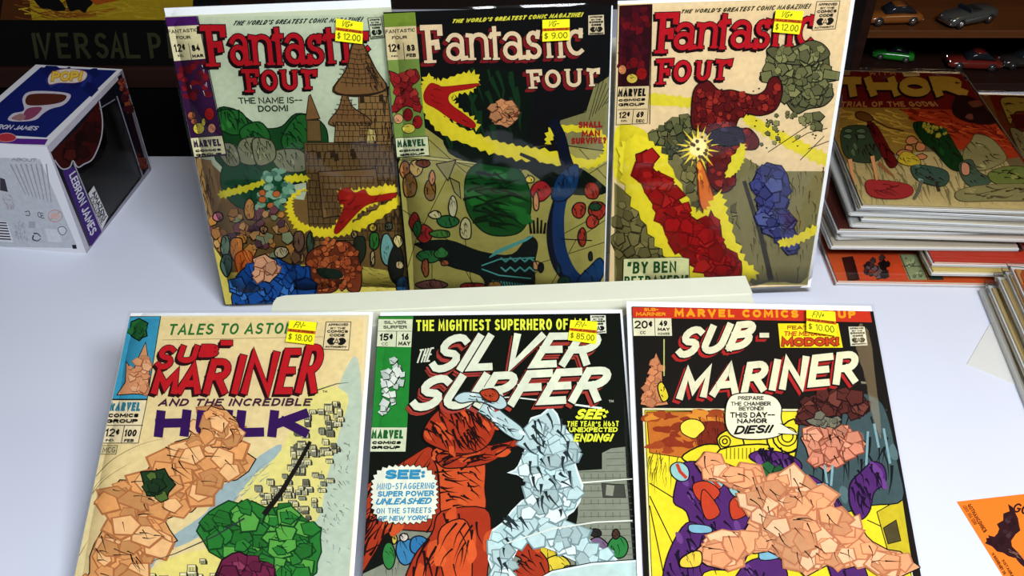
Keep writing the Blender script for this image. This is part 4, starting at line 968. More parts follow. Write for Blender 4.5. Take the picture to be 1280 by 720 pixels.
    L2 = [('f',658,87,678,111),('o',681,87,701,110),('u',705,86,729,109),('r',734,85,750,108)]
    for off, g, c in (((-4,4),.3,C2), ((-2.5,2.5),.4,C2), ((0,0),1.0,(14,8,8)), ((0,0),0,C1)):
        A.layer()
        for (ch, x0, y0, x1, y1) in LT+L2:
            pen = (6.8 if ch == 'f' and y0 < 60 else 5.2) if y0 < 60 else 4.4; sk = (y1-y0)*.03
            A.letter(ch, [(x0-sk,y0),(x1-sk,y0-.8),(x1+sk,y1-.8),(x0+sk,y1)], pen, c, g, off, nolayer=True); A.k += 1
    A.text('TM', [(743,104),(747,104),(747,106),(743,106)], .6, (120,110,80))
    A.cur = 'caption_lettering'
    for t, x0, x1, y in (('SHALL',723,753,152),('MAN',727,750,163),('SURVIVE?',714,758,172)): A.text(t, [(x0,y),(x1,y-1),(x1,y+7),(x0,y+8)], 2.2, (140,26,24))
    A.cur = 'approval_seal'
    code_seal(A, [(735,19),(755,18),(756,43),(735,44)], (206,190,150))
    fin(); sticker(root, sh, [(678,25),(712,24),(712,50),(678,52)], 'VG-', '$ 9.00', 7)
back_mid()

# ---------------------------------------------------------------- back right: buff cover, grey rock
def back_right():
    root, book, A, fin, sh = bagged_comic(slope(1012, 372, off=.0010, **BACK), ((768,-2), .9, .1900, .2640), ((773,6), .1800, .2530),
        (216,190,140), 'bagged comic with red masthead and grey rock on buff cover, rightmost in back row', 'bagged comics standing in the back row', 23, GB)
    A.P([(776,6),(1072,-8),(1040,198),(1010,360),(768,362),(770,160)], (222,196,148))
    # yellow glow, grey rubble ground
    A.S([(770,160),(800,160),(818,178),(840,210),(880,270),(910,330),(900,352),(860,340),(830,300),(790,240),(768,220)], (216,200,40))
    A.P([(768,230),(790,250),(830,300),(880,352),(1012,356),(1032,214),(1000,218),(960,214),(930,200),(900,220),(870,190),(856,170),(820,160),(816,184),(850,240),(880,290),(880,340)], (118,110,66))
    A.P([(768,228),(790,246),(820,290),(870,350),(768,356)], (112,104,58)); 
    A.chips([(770,236),(790,256),(812,290),(850,330),(850,344),(770,318)], 46, 9, [(120,112,64),(98,92,52),(136,126,72)], (44,40,22))
    A.chips([(820,170),(862,150),(880,200),(900,260),(930,260),(920,330),(890,300),(850,220)], 46, 8, [(110,104,60),(84,80,48),(130,122,72)], (30,28,18))
    A.P([(930,196),(960,214),(1034,214),(1012,356),(940,356),(920,260)], (122,114,70)); A.hatch([(930,200),(960,216),(1030,216),(1010,350),(944,350)], 130, 14, 86, (62,56,34), 1.3, spread=.2)
    A.line([(930,226),(950,290),(964,350)], 5, (50,46,34), 7)
    A.jag([(812,118),(850,122),(872,124),(868,132),(840,132),(812,130)], 1.4, 3, (210,196,50)); A.jag([(934,142),(970,162),(1010,182),(1036,196),(1034,206),(1000,192),(960,170),(932,152)], 1.6, 3, (214,198,50))
    pass
    # rocks: the big one in the sky and flying chips
    RC = [(112,112,68),(92,92,58),(132,130,80),(104,102,62)]
    A.S([(958,64),(966,58),(980,62),(998,56),(1020,52),(1034,62),(1038,86),(1050,92),(1046,100),(1034,104),(1042,118),(1030,132),(1010,136),(996,142),(984,130),(976,112),(962,104),(950,100),(952,92),(962,88)], (84,84,52), ink, 1.4)
    A.chips([(964,66),(1000,58),(1022,58),(1034,88),(1034,120),(1000,134),(982,124),(974,104),(956,98)], 120, 8, RC, (34,34,22))
    A.P([(1030,86),(1050,90),(1048,100),(1028,98)], (112,112,68), ink, 1); A.P([(950,90),(964,88),(966,104),(952,102)], (112,112,68), ink, 1)
    A.chips([(1006,144),(1030,142),(1028,160),(1010,158)], 8, 7, RC, (34,34,22)); A.chips([(974,136),(1000,140),(1010,170),(950,190),(946,170)], 20, 4, RC, ink)
    A.chips([(812,168),(850,146),(866,150),(862,180),(836,196),(814,180)], 40, 7, [(84,88,52),(66,70,44),(104,104,62)], ink)
    for _ in range(30):
        x, y = A.pick([(940,80),(1050,140),(1040,170),(960,200),(930,190)]); A.blob(x, y, 1.2, 1, ink)
    for p in ([(990,178),(1010,166),(1034,160)], [(1000,200),(1030,170)], [(960,190),(1020,150)], [(1010,186),(1036,176)]): A.line(p, 1.0, (70,50,30))
    # rust-red boulder pile, sparks, blue boulders (generic stand-ins)
    RR = [(132,30,24),(110,22,20),(152,42,30),(92,18,18)]
    A.S([(868,110),(884,100),(898,112),(914,112),(930,116),(944,118),(956,112),(962,98),(972,96),(978,112),(970,136),(950,144),(928,142),(920,160),(936,160),(948,174),(944,186),(920,190),(918,230),(900,240),(884,220),(886,170),(866,160),(864,136)], (88,18,18), ink, 1.4)
    A.chips([(870,112),(900,114),(926,118),(944,120),(960,114),(966,100),(974,112),(966,134),(930,138),(918,160),(940,166),(940,184),(916,188),(914,226),(896,234),(886,200),(888,166),(868,156)], 150, 5.2, RR, (44,8,10))
    A.shade([(888,164),(922,158),(930,176),(910,182),(890,178)], (34,28,44), 8, 12, 10, (60,50,80), ink, 1.6)
    c = (872,184)
    pts = []
    for k in range(36):
        a = 2*math.pi*k/36; f = (26 if k % 2 else 11)*A.r.uniform(.75, 1.2); pts.append((c[0]+f*math.cos(a), c[1]+f*math.sin(a)))
    A.P(pts, (232,206,60)); A.blob(c[0], c[1], 10, 12, (244,226,150)); A.chips([(858,170),(886,170),(886,200),(858,200)], 16, 2.6, [(90,60,30)], ink)
    A.shade([(872,204),(878,206),(890,240),(896,262),(884,268),(874,250)], (206,110,40), 4, 16, 80, (230,150,50), (120,40,20), 1.4)
    A.jag([(908,214),(926,180),(930,190),(924,208),(912,220)], 1.5, 3, (214,200,50))
    A.jag([(776,186),(800,170),(830,196),(866,262),(884,262),(898,240),(908,270),(926,320),(944,342),(906,354),(858,342),(818,296),(782,230)], 2.6, 5, (220,204,44))
    A.crag([(794,192),(808,186),(818,212),(842,242),(862,268),(876,284),(888,262),(900,280),(908,310),(926,326),(926,344),(892,346),(862,330),(830,288),(806,240)], (142,16,16), 90, 11, ink, (100,8,8), (160,26,22), 1.3, 10)
    A.crag([(940,226),(958,202),(976,206),(986,228),(978,256),(990,280),(996,316),(984,318),(972,300),(952,290),(946,258)], (58,62,112), 60, 9, ink, (26,26,60), (78,86,134), 1.3, 14)
    A.jag([(974,300),(990,296),(1018,282),(1022,288),(1000,300),(978,306)], 1.6, 3, (206,190,50))
    A.cur = 'caption_lettering'
    A.P([(779,322),(851,320),(861,322),(861,358),(778,360)], (206,206,150), ink, .8)
    GN = (24,72,34)
    A.text('"BY BEN', [(784,326),(845,325),(845,339),(783,341)], 2.8, GN, gap=2); A.text('BETRAYED!"', [(780,344),(860,342),(860,356),(780,358)], 2.5, GN, gap=1.6)
    A.cur = 'corner_box'
    A.P([(774,7),(815,5),(812,107),(772,108)], (44,8,14))
    for _ in range(34):
        x, y = A.pick([(778,12),(812,12),(808,86),(776,86)]); A.blob(x, y, 5, 5, A.r.choice([(104,10,20),(78,8,16),(60,8,20)]), rough=.35)
    for x, y, rx, ry, c in ((778,87,5,6,(206,130,80)),(802,92,7,8,(140,14,14)),(790,98,7,6,(206,180,70)),(792,78,6,7,(110,10,14))): A.shade([(x+rx*math.cos(t*.785), y+ry*math.sin(t*.785)) for t in range(8)], c, 4, 4, 20, None, ink, .8, .8)
    A.P([(772,108),(812,107),(809,154),(770,156)], (214,190,142), ink, .8)
    A.text('MARVEL', [(773,111),(808,110),(807,120),(772,121)], 2.6, ink); A.text('COMICS', [(773,124),(807,122),(806,126),(773,127)], 1.3, ink); A.text('GROUP', [(773,129),(806,128),(805,132),(773,133)], 1.3, ink)
    A.line([(772,137),(809,136)], .7, ink); A.line([(792,137),(790,155)], .8, ink)
    A.text('12%', [(774,140),(788,139),(787,147),(773,148)], 1.7, ink); A.text('69', [(796,140),(805,139),(804,146),(795,147)], 1.8, ink); A.text('DEC', [(795,149),(806,149),(805,153),(795,153)], 1.0, ink); A.text('IND.', [(776,150),(784,150),(784,152),(776,152)], .6, ink)
    A.line([(815,5),(812,155)], 1.0, ink)
    A.cur = 'masthead_lettering'
    A.text("THE WORLD'S GREATEST COMIC MAGAZINE!", [(852,12),(1014,4),(1012,11),(851,17)], 1.4, (60,56,30), slant=.3, gap=1.0)
    R = (176,20,30); K2 = (28,8,10)
    LT = [('f',817,16,847,67),('a',842,28,868,63),('n',871,27,898,61),('t',896,25,912,62),('a',913,25,939,61),('s',943,24,962,61),('t',962,23,978,59),('i',981,23,993,59),('c',996,21,1018,58)]
    L2 = [('f',819,74,841,106),('o',842,76,864,103),('u',868,76,890,101),('r',894,74,914,100)]
    for off, g, c in (((-2,2.5),1.1,K2), ((0,0),1.1,K2), ((0,0),0,R)):
        A.layer()
        for (ch, x0, y0, x1, y1) in LT+L2:
            pen = (7.4 if ch == 'f' and y0 < 60 else 5.8) if y0 < 60 else 5.0; sk = -(y1-y0)*.05
            A.letter(ch, [(x0-sk,y0),(x1-sk,y0-1),(x1+sk,y1-1),(x0+sk,y1)], pen, c, g, off, nolayer=True); A.k += 1
    A.cur = 'cover_art_foreground'
    A.S([(958,64),(966,58),(980,62),(998,56),(1014,50),(1030,56),(1036,70),(1010,80),(976,78)], (84,84,52), ink, 1.2); A.chips([(964,66),(1000,60),(1020,54),(1030,66),(1010,78),(976,76)], 26, 7, RC, (34,34,22))
    A.cur = 'approval_seal'
    code_seal(A, [(1021,2),(1050,1),(1044,36),(1015,38)], (218,192,146))
    fin(); sticker(root, sh, [(970,12),(1005,14),(999,43),(966,40)], 'VG+', '$ 12.00', 8)
back_right()
sb = tag(empty('storage_box', (-.02, .735, 0)), 'plain white storage box hidden behind the back row of comics', 'box')
MB().box(-.25, -.028, 0, .16, .07, .17, .002).build('box_body', M_CARD, sb); MB().box(-.254, -.0300, .150, .164, .074, .176, .002).build('box_lid', M_CARD, sb)

def art_on(A, root, sheet):
    for o in A.build(root):
        o.matrix_parent_inverse = Matrix.Identity(4)
        o.matrix_basis = root.matrix_world.inverted() @ sheet.matrix() if root.type == 'EMPTY' else o.matrix_basis
def sheet_rot(p0, deg):
    a = math.radians(deg); return Sheet(p0, Vector((math.cos(a), math.sin(a), 0)), Vector((-math.sin(a), math.cos(a), 0)))

# ---------------------------------------------------------------- boxed toy figure, left
N0 = Vector((-.4114, .7074, 0)); th = math.atan2(-.1156, .9933)
EX = Vector((math.cos(th), math.sin(th), 0)); EY = Vector((-math.sin(th), math.cos(th), 0)); EZ = Vector((0,0,1))
BW, BD, BH = .0925, .152, .119
bx = empty('boxed_toy_figure', None, Sheet(N0, EX, EY).matrix())
tag(bx, 'boxed toy figure with blue side, purple window front and white barcode end, at the left', 'toy box')
M_BOXW = simple('glossy_white_card', (.72,.72,.76), .35, noise=.03, nscale=60); M_NAVY = simple('navy_card', (.006,.006,.012), .3)
sT = Sheet(N0+EZ*BH, EX, EY); sR = Sheet(N0, EY, EZ); sF = Sheet(N0-EX*BW, EX, EZ)
t = .0008
MB().box(-BW, 0, 0, 0, t, BH).build('end_panel', M_BOXW, bx); MB().box(-BW, BD-t, 0, 0, BD, BH).build('end_panel', M_BOXW, bx)
MB().box(-BW, t, 0, 0, BD-t, t).build('bottom_panel', M_BOXW, bx); MB().box(-BW, t, BH-t, 0, BD-t, BH).build('side_panel', M_BOXW, bx)
MB().box(-BW, t, t, -BW+t, BD-t, BH-t).build('back_panel', M_BOXW, bx)
wpx = [(93,206),(105,206),(117,199),(126,176),(129,152),(125,133),(145,121),(178,222),(128,288)]
hole = [sR.loc(*p) for p in wpx]                       # in (depth, height) of the window side
outer = [(t,t),(BD-t,t),(BD-t,BH-t),(t,BH-t)]
ar = sum(hole[i][0]*hole[(i+1)%len(hole)][1]-hole[(i+1)%len(hole)][0]*hole[i][1] for i in range(len(hole)))
if ar > 0: hole.reverse()
k0 = min(range(len(hole)), key=lambda i: math.hypot(hole[i][0]-t, hole[i][1]-t)); hole = hole[k0:]+hole[:k0]
key = outer+[outer[0], hole[0]]+hole[1:]+[hole[0]]
v = [(0, a, b) for a, b in key]+[(-t, a, b) for a, b in key]; n = len(key)
f = [tuple(range(n)), tuple(reversed(range(n, 2*n)))]+[(i, i+n, (i+1) % n+n, (i+1) % n) for i in range(n) if i != 4]
wp = mesh_obj('window_panel', v, f, M_NAVY, bx)
mesh_obj('window_pane', [(-.0011, a, b) for a, b in hole], [tuple(reversed(range(len(hole))))], M_BAG, wp)
MB().box(-BW+.004, .010, .002, -.012, .013, BH-.003).build('inner_tray', simple('dark_tray', (.01,.01,.012), .4), bx)
fig = MB(); rings = []
for k in range(9):
    zz = -1+2*k/8; rr = max(.05, (1-abs(zz)**3))**.5
    rings.append([(-.045+.026*rr*math.cos(a*math.pi/8), .105+.034*zz, .060+.030*rr*math.sin(a*math.pi/8)) for a in range(16)])
fig.loft(rings)
rings = [[(-.045+r*math.cos(a*math.pi/6), y, .060+r*.7*math.sin(a*math.pi/6)) for a in range(12)] for y, r in ((.075,.009),(.065,.018),(.045,.016),(.030,.017),(.018,.014))]
fig.loft(rings)
fo = fig.build('vinyl_figure', simple('dark_brown_vinyl', (.03,.012,.008), .3), bx, True)
A = Art(sT, 1.0, z0=2e-5, seed=31, clip=(-BW+.001, .001, -.001, BD-.001)); A.cur = 'side_print'
A.P([(50,83),(147,88),(58,178),(54,181),(-60,176),(-60,190),(-100,180)], (20,28,92)) if False else A.P([(51,84),(146,88),(58,172),(-44,166)], (20,30,96))
A.chips([(54,88),(140,92),(120,110),(70,108)], 14, 9, [(24,34,110),(16,24,80),(30,46,120)], (20,28,92))
A.S([(60,98),(66,90),(84,86),(102,88),(109,92),(106,100),(94,104),(74,104),(62,106)], (214,206,190), (120,60,110), .8)
A.text('POP!', [(66,90),(104,90),(102,101),(64,102)], 2.6, (190,130,30), .8); A.text('POP!', [(66,90),(104,90),(102,101),(64,102)], 2.6, (226,190,70))
A.S([(28,124),(36,115),(60,114),(86,117),(87,124),(78,132),(64,136),(54,142),(44,150),(24,152),(10,150),(16,142),(30,138)], (190,184,196)); A.S([(32,124),(38,118),(60,117),(82,119),(80,126),(68,130),(48,132),(34,131)], (78,34,26)); A.S([(34,136),(52,134),(48,142),(38,149),(28,149)], (130,60,90)); A.S([(14,148),(26,142),(32,146),(26,151)], (150,110,110))
A.text('LEBRON JAMES', [(-16,155),(49,158),(46,163),(-20,161)], 1.1, (196,196,210), slant=.2)
A.P([(-60,171),(60,174),(56,181),(-70,178)], (84,36,128)); A.blob(8,172,12,5.5, (170,50,60), (200,150,160), .8, rough=.03)
art_on(A, bx, sT)
A = Art(sR, 1.0, z0=2e-5, seed=32, clip=(0, 0, BD, BH)); A.cur = 'window_side_print'
A.P([(57,183),(153,85),(156,91),(64,190)], (176,172,186)); A.P([(57,183),(62,187),(112,310),(108,317)], (180,176,190)); A.P([(112,308),(189,206),(189,213),(108,317)], (150,148,160)); A.P([(149,90),(153,85),(189,213),(185,211)], (120,118,130))
A.P([(78,214),(92,208),(127,290),(114,308)], (66,40,112))
A.S([(66,190),(82,175),(100,158),(118,134),(124,126),(128,150),(125,174),(116,197),(104,204),(96,208),(90,200),(86,208),(76,210),(68,200)], (56,14,12)); A.chips([(72,192),(100,165),(118,145),(122,165),(108,192),(90,196)], 14, 9, [(40,10,10),(24,8,8),(66,20,16)], (30,8,8))
A.line([(124,126),(128,150),(126,174),(116,198),(105,205),(97,209),(91,201),(87,209),(77,211),(68,200)], 1.6, (170,168,176), smooth=True)
A.line([(92,204),(128,291)], 1.5, (160,158,168)); A.line([(146,120),(179,223)], 1.3, (150,148,158)); A.line([(124,136),(144,124)], 1.6, (120,118,126))
A.P([(147,96),(152,92),(183,210),(180,219)], (30,12,22)); A.chips([(148,98),(154,100),(164,138),(158,140)], 26, 4, [(150,70,40),(110,40,36),(60,20,30)], (40,12,14)); A.chips([(172,190),(178,192),(182,208),(178,212)], 10, 4, [(110,50,36),(80,30,26)], (40,12,14))
A.text('LEBRON JAMES', [(94,213),(121,288),(113,296),(86,219)], 1.7, (206,206,216))
A.P([(110,242),(117,232),(135,271),(127,288)], (206,204,206), (120,120,120), .5)
A.text('AMAZON', [(118,236),(133,270),(129,277),(115,242)], 1.3, (30,28,30)); A.text('EXCLUSIVE', [(115,245),(129,276),(126,282),(112,249)], .8, (50,46,50))
art_on(A, bx, sR)
A = Art(sF, 1.0, z0=2e-5, seed=33, clip=(.001, .001, BW-.001, BH-.001)); A.cur = 'end_print'
A.P([(-30,196),(50,199),(96,307),(96,310),(-30,308)], (186,190,196))
for k in range(8): A.line([(13+k*6.4,205),(32+k*4.6,205+38+k*1.5)], 1.9, (150,146,156), 1.0)
A.text('ABOUT', [(14,197),(46,198),(46,202),(14,201)], .6, (120,116,130))
A.line([(60+9*math.cos(a*.5236)*1.0+9, 270+7.5*math.sin(a*.5236)) for a in range(13)], .8, (196,120,120)); A.line([(63,275),(75,264)], .8, (196,120,120)); A.blob(69,270,5,4,(206,170,160))
A.text('C', [(46,265),(50,265),(52,272),(48,272)], .9, (80,78,90)); A.text('E', [(50,266),(54,266),(56,273),(52,273)], .9, (80,78,90))
A.line([(31,265),(36,264),(37,269),(32,269)], 1.0, (80,78,90), smooth=True); A.line([(42,294),(41,299),(47,301),(51,298)], 1.8, (40,38,46), .8, smooth=True); A.line([(42,292),(47,292),(51,296)], 1.8, (40,38,46), .8, smooth=True)
A.lines([[(36,278+k*2),(44,278+k*2)] for k in range(4)], .8, (110,106,116)); A.P([(56,286),(72,287),(78,303),(60,302)], (204,206,212)); A.blob(78,288,5,5,(206,206,212),(70,66,76),.8)
A.P([(-20,275),(9,277),(17,303),(-20,300)], (214,214,220))
for k in range(7): A.P([(-6,277+k*3.4),(8+k*.9,278+k*3.4),(8.6+k*.9,279.6+k*3.4),(-6,278.6+k*3.4)], (40,30,44))
A.hatch([(14,276),(30,278),(36,302),(22,302)], 50, 4, 70, (150,146,156), .8, spread=.1); A.hatch([(2,243),(16,244),(20,262),(8,262)], 40, 4, 60, (160,140,150), .8, spread=.1)
A.P([(0,222),(6,224),(10,240),(0,238)], (60,56,66)); A.P([(90,306),(95,306),(96,311),(91,311)], (40,38,46))
art_on(A, bx, sF)

# ---------------------------------------------------------------- dark cabinet and film poster behind the table's left end
cab = tag(empty('display_cabinet', (-.60, .99, 0)), 'black cabinet with a reddish wooden top rail behind the toy box', 'cabinet')
CO2 = (-.60, .99, 0)
kid(MB().box(-.98,.884,0,-.285,1.12,.0865,.002), 'cabinet_body', M_BLACK, cab, CO2); kid(MB().box(-.985,.878,.087,-.280,1.125,.1105,.002), 'top_rail', M_BROWN, cab, CO2)
sP = Sheet(Vector((-.95, .8835, .1110)), Vector((1,0,0)), EZ)
po = tag(empty('film_poster', (-.62, .8745, .1110)), 'yellow and black film poster board standing on the black cabinet', 'poster')
kid(MB().box(-.95,.8836,.1110,-.290,.8896,.34), 'poster_board', simple('poster_ground', (.003,.003,.003), .95, spec=.03), po, (-.62,.8745,.1110))
A = Art(sP, 1.0, z0=2e-5, seed=41, clip=(.001, .0005, .659, .228)); A.cur = 'poster_print'
A.P([(-120,-170),(250,-170),(240,25),(-100,25)], (132,110,16)); A.P([(-120,-170),(30,-170),(34,-20),(40,25),(-100,25)], (60,30,8)); A.S([(60,30-20),(110,14),(150,8),(120,20),(90,23),(60,20)], (120,76,16))
A.P([(-120,-170),(12,-170),(8,-30),(0,25),(-100,25)], (14,8,6)); A.hatch([(40,-20),(210,-20),(210,22),(44,22)], 60, 40, 4, (150,124,26), 1.6); A.hatch([(30,-20),(120,-20),(110,22),(36,22)], 40, 30, 4, (96,52,14), 2)
A.S([(34,-30),(50,-34),(66,-10),(78,4),(82,12),(72,14),(60,11),(52,10),(44,2),(36,-12)], (10,8,8)); A.S([(84,-30),(120,-34),(116,-6),(116,4),(110,10),(106,16),(98,12),(88,14),(84,6),(80,-10)], (10,8,8))
A.P([(104,-8),(140,-6),(170,-14),(150,0),(120,6)], (130,60,14))
TX = (44,44,26)
for ch, x0, x1, sk in (('I',41,45,6),('V',46,64,4),('E',70,86,5),('R',93,111,5),('S',118,134,5),('A',137,154,3),('L',155,173,5),('P',185,201,5)):
    A.letter(ch, [(x0-sk*.3,41),(x1-sk*.3,41),(x1+sk*.6,73),(x0+sk*.6,73)], 4.6, TX)
A.text('ICTURES', [(208,41),(300,41),(304,73),(211,73)], 4.6, TX)
art_on(A, po, sP)

# ---------------------------------------------------------------- toy car shelf behind the right end
sh_ = tag(empty('toy_shelf', (.75, 1.10, 0)), 'dark wooden shelf unit with orange boards behind the piles of comics, at the right', 'shelf')
SO = (.75, 1.10, 0)
kid(MB().box(.42,1.03,.0742,1.30,1.20,.0842,.001), 'shelf_board', M_WOOD, sh_, SO); kid(MB().box(.42,1.03,.006,1.30,1.20,.016,.001), 'shelf_board', M_BROWN, sh_, SO)
kid(MB().box(.42,1.03,.235,1.30,1.20,.245,.001), 'shelf_board', M_WOOD, sh_, SO)
kid(MB().box(.408,1.026,.0,.4195,1.21,.27,.001), 'side_post', M_BROWN, sh_, SO); kid(MB().box(1.3005,1.026,.0,1.314,1.21,.27,.001), 'side_post', M_BROWN, sh_, SO)
kid(MB().box(.42,1.2005,.006,1.30,1.208,.25), 'back_panel', simple('maroon_panel', (.035,.006,.004), .7, noise=.4, nscale=7), sh_, SO)

M_TYRE = simple('black_rubber', (.008,.008,.008), .6); M_CHROME = simple('chrome', (.9,.9,.92), .2, metal=1.0); M_GLASS = simple('dark_car_glass', (.01,.012,.015), .08)
def toy_car(loc, rot, L, colr, label, metal=.0, open_top=False, flat=False):
    r = empty('toy_car', loc); r.rotation_euler = (0, 0, rot); tag(r, label, 'toy car', 'toy cars on the shelf unit')
    hw = L*.19; paint = simple('car_paint', colr, .22, metal=metal, coat=.6)
    def sect(x, zb, zt, w): 
        e = (zt-zb)*.3
        return [(x*L, -w*.94*hw, zb*L), (x*L, w*.94*hw, zb*L), (x*L, w*hw, (zb*L+e*L)), (x*L, w*hw, (zt-e)*L), (x*L, w*.8*hw, zt*L), (x*L, -w*.8*hw, zt*L), (x*L, -w*hw, (zt-e)*L), (x*L, -w*hw, zb*L+e*L)]
    prof = [(-.5,.09,.15,.7),(-.47,.06,.19,.92),(-.38,.06,.22,1),(-.15,.05,.235,1),(.1,.05,.24,1),(.35,.06,.235,1),(.46,.07,.225,.95),(.5,.09,.2,.8)]
    if flat: prof = [(x, a, b*.85, w) for x, a, b, w in prof]
    MB().loft([sect(*p) for p in prof]).build('body', paint, r, True)
    if open_top:
        MB().loft([sect(*p) for p in ((-.13,.225,.30,.82),(-.10,.225,.31,.82),(-.095,.225,.31,.82))]).build('windscreen', M_GLASS, r)
        MB().box(-.08*L, -.7*hw, .21*L, .15*L, .7*hw, .262*L, .001).build('seat', M_TYRE, r)
    else:
        MB().loft([sect(*p) for p in ((-.2,.215,.23,.8),(-.06,.215,.345,.74),(.16,.215,.355,.72),(.36,.215,.235,.8))]).build('cabin', M_GLASS, r, True)
        MB().loft([sect(*p) for p in ((-.05,.34,.352,.62),(.05,.345,.366,.66),(.15,.345,.360,.64))]).build('roof', paint, r, True)
    for x in (-.31, .31):
        for s in (-1, 1):
            w = MB().wheel(x*L, s*hw*.92, .085*L+.0002, .085*L, .05*L).build('wheel', M_TYRE, r, True)
            MB().wheel(x*L, s*(hw*.92+.02*L), .085*L+.0002, .045*L, .018*L, 10).build('hubcap', M_CHROME, w, True)
    for s in (-.6, .6): MB().loft([[(-(.497-.004*k)*L-.0006*(2-k), s*hw+.035*L*q*math.cos(a*.785), .165*L+.03*L*q*math.sin(a*.785)) for a in range(8)] for k, q in enumerate((.5,.9,1))][::-1]).build('headlamp', M_CHROME, r)
    MB().box(-.515*L, -.8*hw, .075*L, -.49*L, .8*hw, .105*L, .0004).build('bumper', M_CHROME, r); MB().box(.49*L, -.8*hw, .085*L, .512*L, .8*hw, .115*L, .0004).build('bumper', M_CHROME, r)
    return r
def shelf_pt(x, y, z): return on_z(x, y, z)
p = shelf_pt(1118, 33, .0842); toy_car((p.x, p.y+.012, .0843), 0.05, .066, (.16,.05,.008), 'orange brown toy car on the upper shelf, left of the silver car', flat=True)
p = shelf_pt(1213, 34, .0842); toy_car((p.x, p.y+.014, .0843), 0.38, .070, (.10,.10,.09), 'dark silver open-topped toy car with chrome lamps on the upper shelf', metal=.6, open_top=True)
p = shelf_pt(1118, 78, .016); toy_car((p.x, max(1.05, p.y)+.010, .0161), -.3, .050, (.01,.16,.012), 'small bright green toy car in the dark lower shelf')
p = shelf_pt(1216, 86, .016); toy_car((p.x, max(1.05, p.y)+.004, .0161), -.1, .064, (.12,.012,.008), 'dark red toy car on the lower shelf, nearest the pile corner', flat=True)
p = shelf_pt(1278, 84, .016); toy_car((p.x, max(1.05, p.y)+.004, .0161), .1, .060, (.02,.015,.012), 'black toy car at the right end of the lower shelf')

# ---------------------------------------------------------------- piles of bagged comics
PAL = [(196,60,40),(60,80,130),(220,190,120),(90,40,30),(50,90,60),(210,150,60),(120,110,90),(30,30,34),(170,40,50),(200,190,170)]
_n = [0]
def pile_comic(p0, deg, z, label, group, col=None, W=.181, H=.272, art=None, haze=False, thick=.0046):
    """p0 = near left corner of the sleeve"""
    _n[0] += 1; r = random.Random(_n[0]); sh = sheet_rot(Vector((p0[0], p0[1], z)), deg)
    root = empty('bagged_comic', None, sh.matrix()); tag(root, label, 'comic book', group)
    MB().box(.003, .003, .0002, W-.003, H-.004, .0012).build('backing_board', M_BOARD, root)
    x0, y0, x1, y1 = .0042, .0040, W-.0044, H-.010
    c = simple('cover_paper', rgb(col or r.choice(PAL)), .5, noise=.1, nscale=40)
    zt = thick-.0012
    bk = MB(); bk.box(x0, y0, .0012, x1, y1, .0015); bk.box(x0, y0, zt-.0003, x1, y1, zt); bk.box(x0, y0, .0015, x0+.0006, y1, zt-.0003)
    book = bk.build('comic_book', c, root)
    MB().box(x0+.0007, y0+.0004, .0015, x1-.0004, y1-.0004, zt-.0003).build('pages', M_PAGES, book)
    MB().box(0, 0, .0, W, H, thick-.0003, .0011).build('plastic_bag', M_BAGH if haze else M_BAG, root)
    if art:
        up = Sheet(sh.p0+EZ*zt, sh.e1, sh.e2); A = Art(up, 1.7 if H > .28 else 1.0, z0=zt+2e-5, seed=_n[0]+50, clip=(x0, y0, x1, y1)); art(A); A.build(book)
    return root

# orange comic flat on the table, its corner sticking out from under the tall pile
def art_orange(A):
    A.P([(1052,322),(1066,320),(1075,350),(1060,352)], (60,24,20)); A.text('MARVEL', [(1072,324),(1078,348),(1070,349),(1064,325)], 1.4, (20,14,14))
    A.P([(1066,318),(1122,318),(1136,350),(1075,351)], (206,76,36)); A.chips([(1074,326),(1104,322),(1110,344),(1086,346)], 26, 4, [(40,30,34),(110,90,90),(70,50,50)], (18,12,14)); A.chips([(1100,326),(1112,326),(1114,340),(1104,342)], 8, 3.5, [(18,14,14)], (18,14,14))
    A.P([(1124,318),(1146,318),(1160,350),(1136,350)], (150,160,116)); A.lines([[(1128,333),(1154,333)], [(1125,319),(1138,350)], [(1146,319),(1160,350)]], 1.2, (60,70,50)); A.chips([(1130,322),(1144,322),(1154,346),(1140,346)], 18, 2.5, [(110,120,84),(180,186,140)], (70,76,54))
    A.P([(1148,318),(1166,318),(1180,350),(1162,350)], (50,70,56))
q = on_z(1043, 353, .0045)
pile_comic((q.x, q.y), -1.5, .0001, 'orange-covered bagged comic lying flat on the table under the tall pile', 'bagged comics in the tall pile', (206,90,40), art=art_orange)
q = on_z(1159, 345, .010)
for k, (dx, dy, dg, c) in enumerate(((.010,.006,-.8,(60,80,60)), (.002,.0,-1.4,(220,200,120)), (.004,.008,-2.2,(196,60,40)))):
    pile_comic((q.x+dx, q.y+dy), dg, .0048+k*.0047, ['green-backed bagged comic lying directly on the orange comic', 'yellow-edged bagged comic second above the orange comic', 'red-edged bagged comic third above the orange comic'][k], 'bagged comics in the tall pile', c)
lev = [(-.022,-.012,-1.0),(-.014,-.004,1.5),(-.012,-.005,-3.0),(-.018,-.006,-1.2),(-.004,-.003,-3.8),(.004,.000,-4.6),(-.006,.002,-3.2),(-.002,.003,-5.0)]
T0 = on_z(1074, 257, .0610); ord_ = ['lowest','second','third','fourth','fifth','sixth','seventh','eighth']
for k, (dx, dy, dg) in enumerate(lev):
    pile_comic((T0.x+dx, T0.y+dy), dg, .0190+k*.0047, 'bagged comic seen edge-on, %s sleeve from the bottom of the tall pile' % ord_[k], 'bagged comics in the tall pile', haze=(k in (1, 2, 4, 6)), thick=.0047)
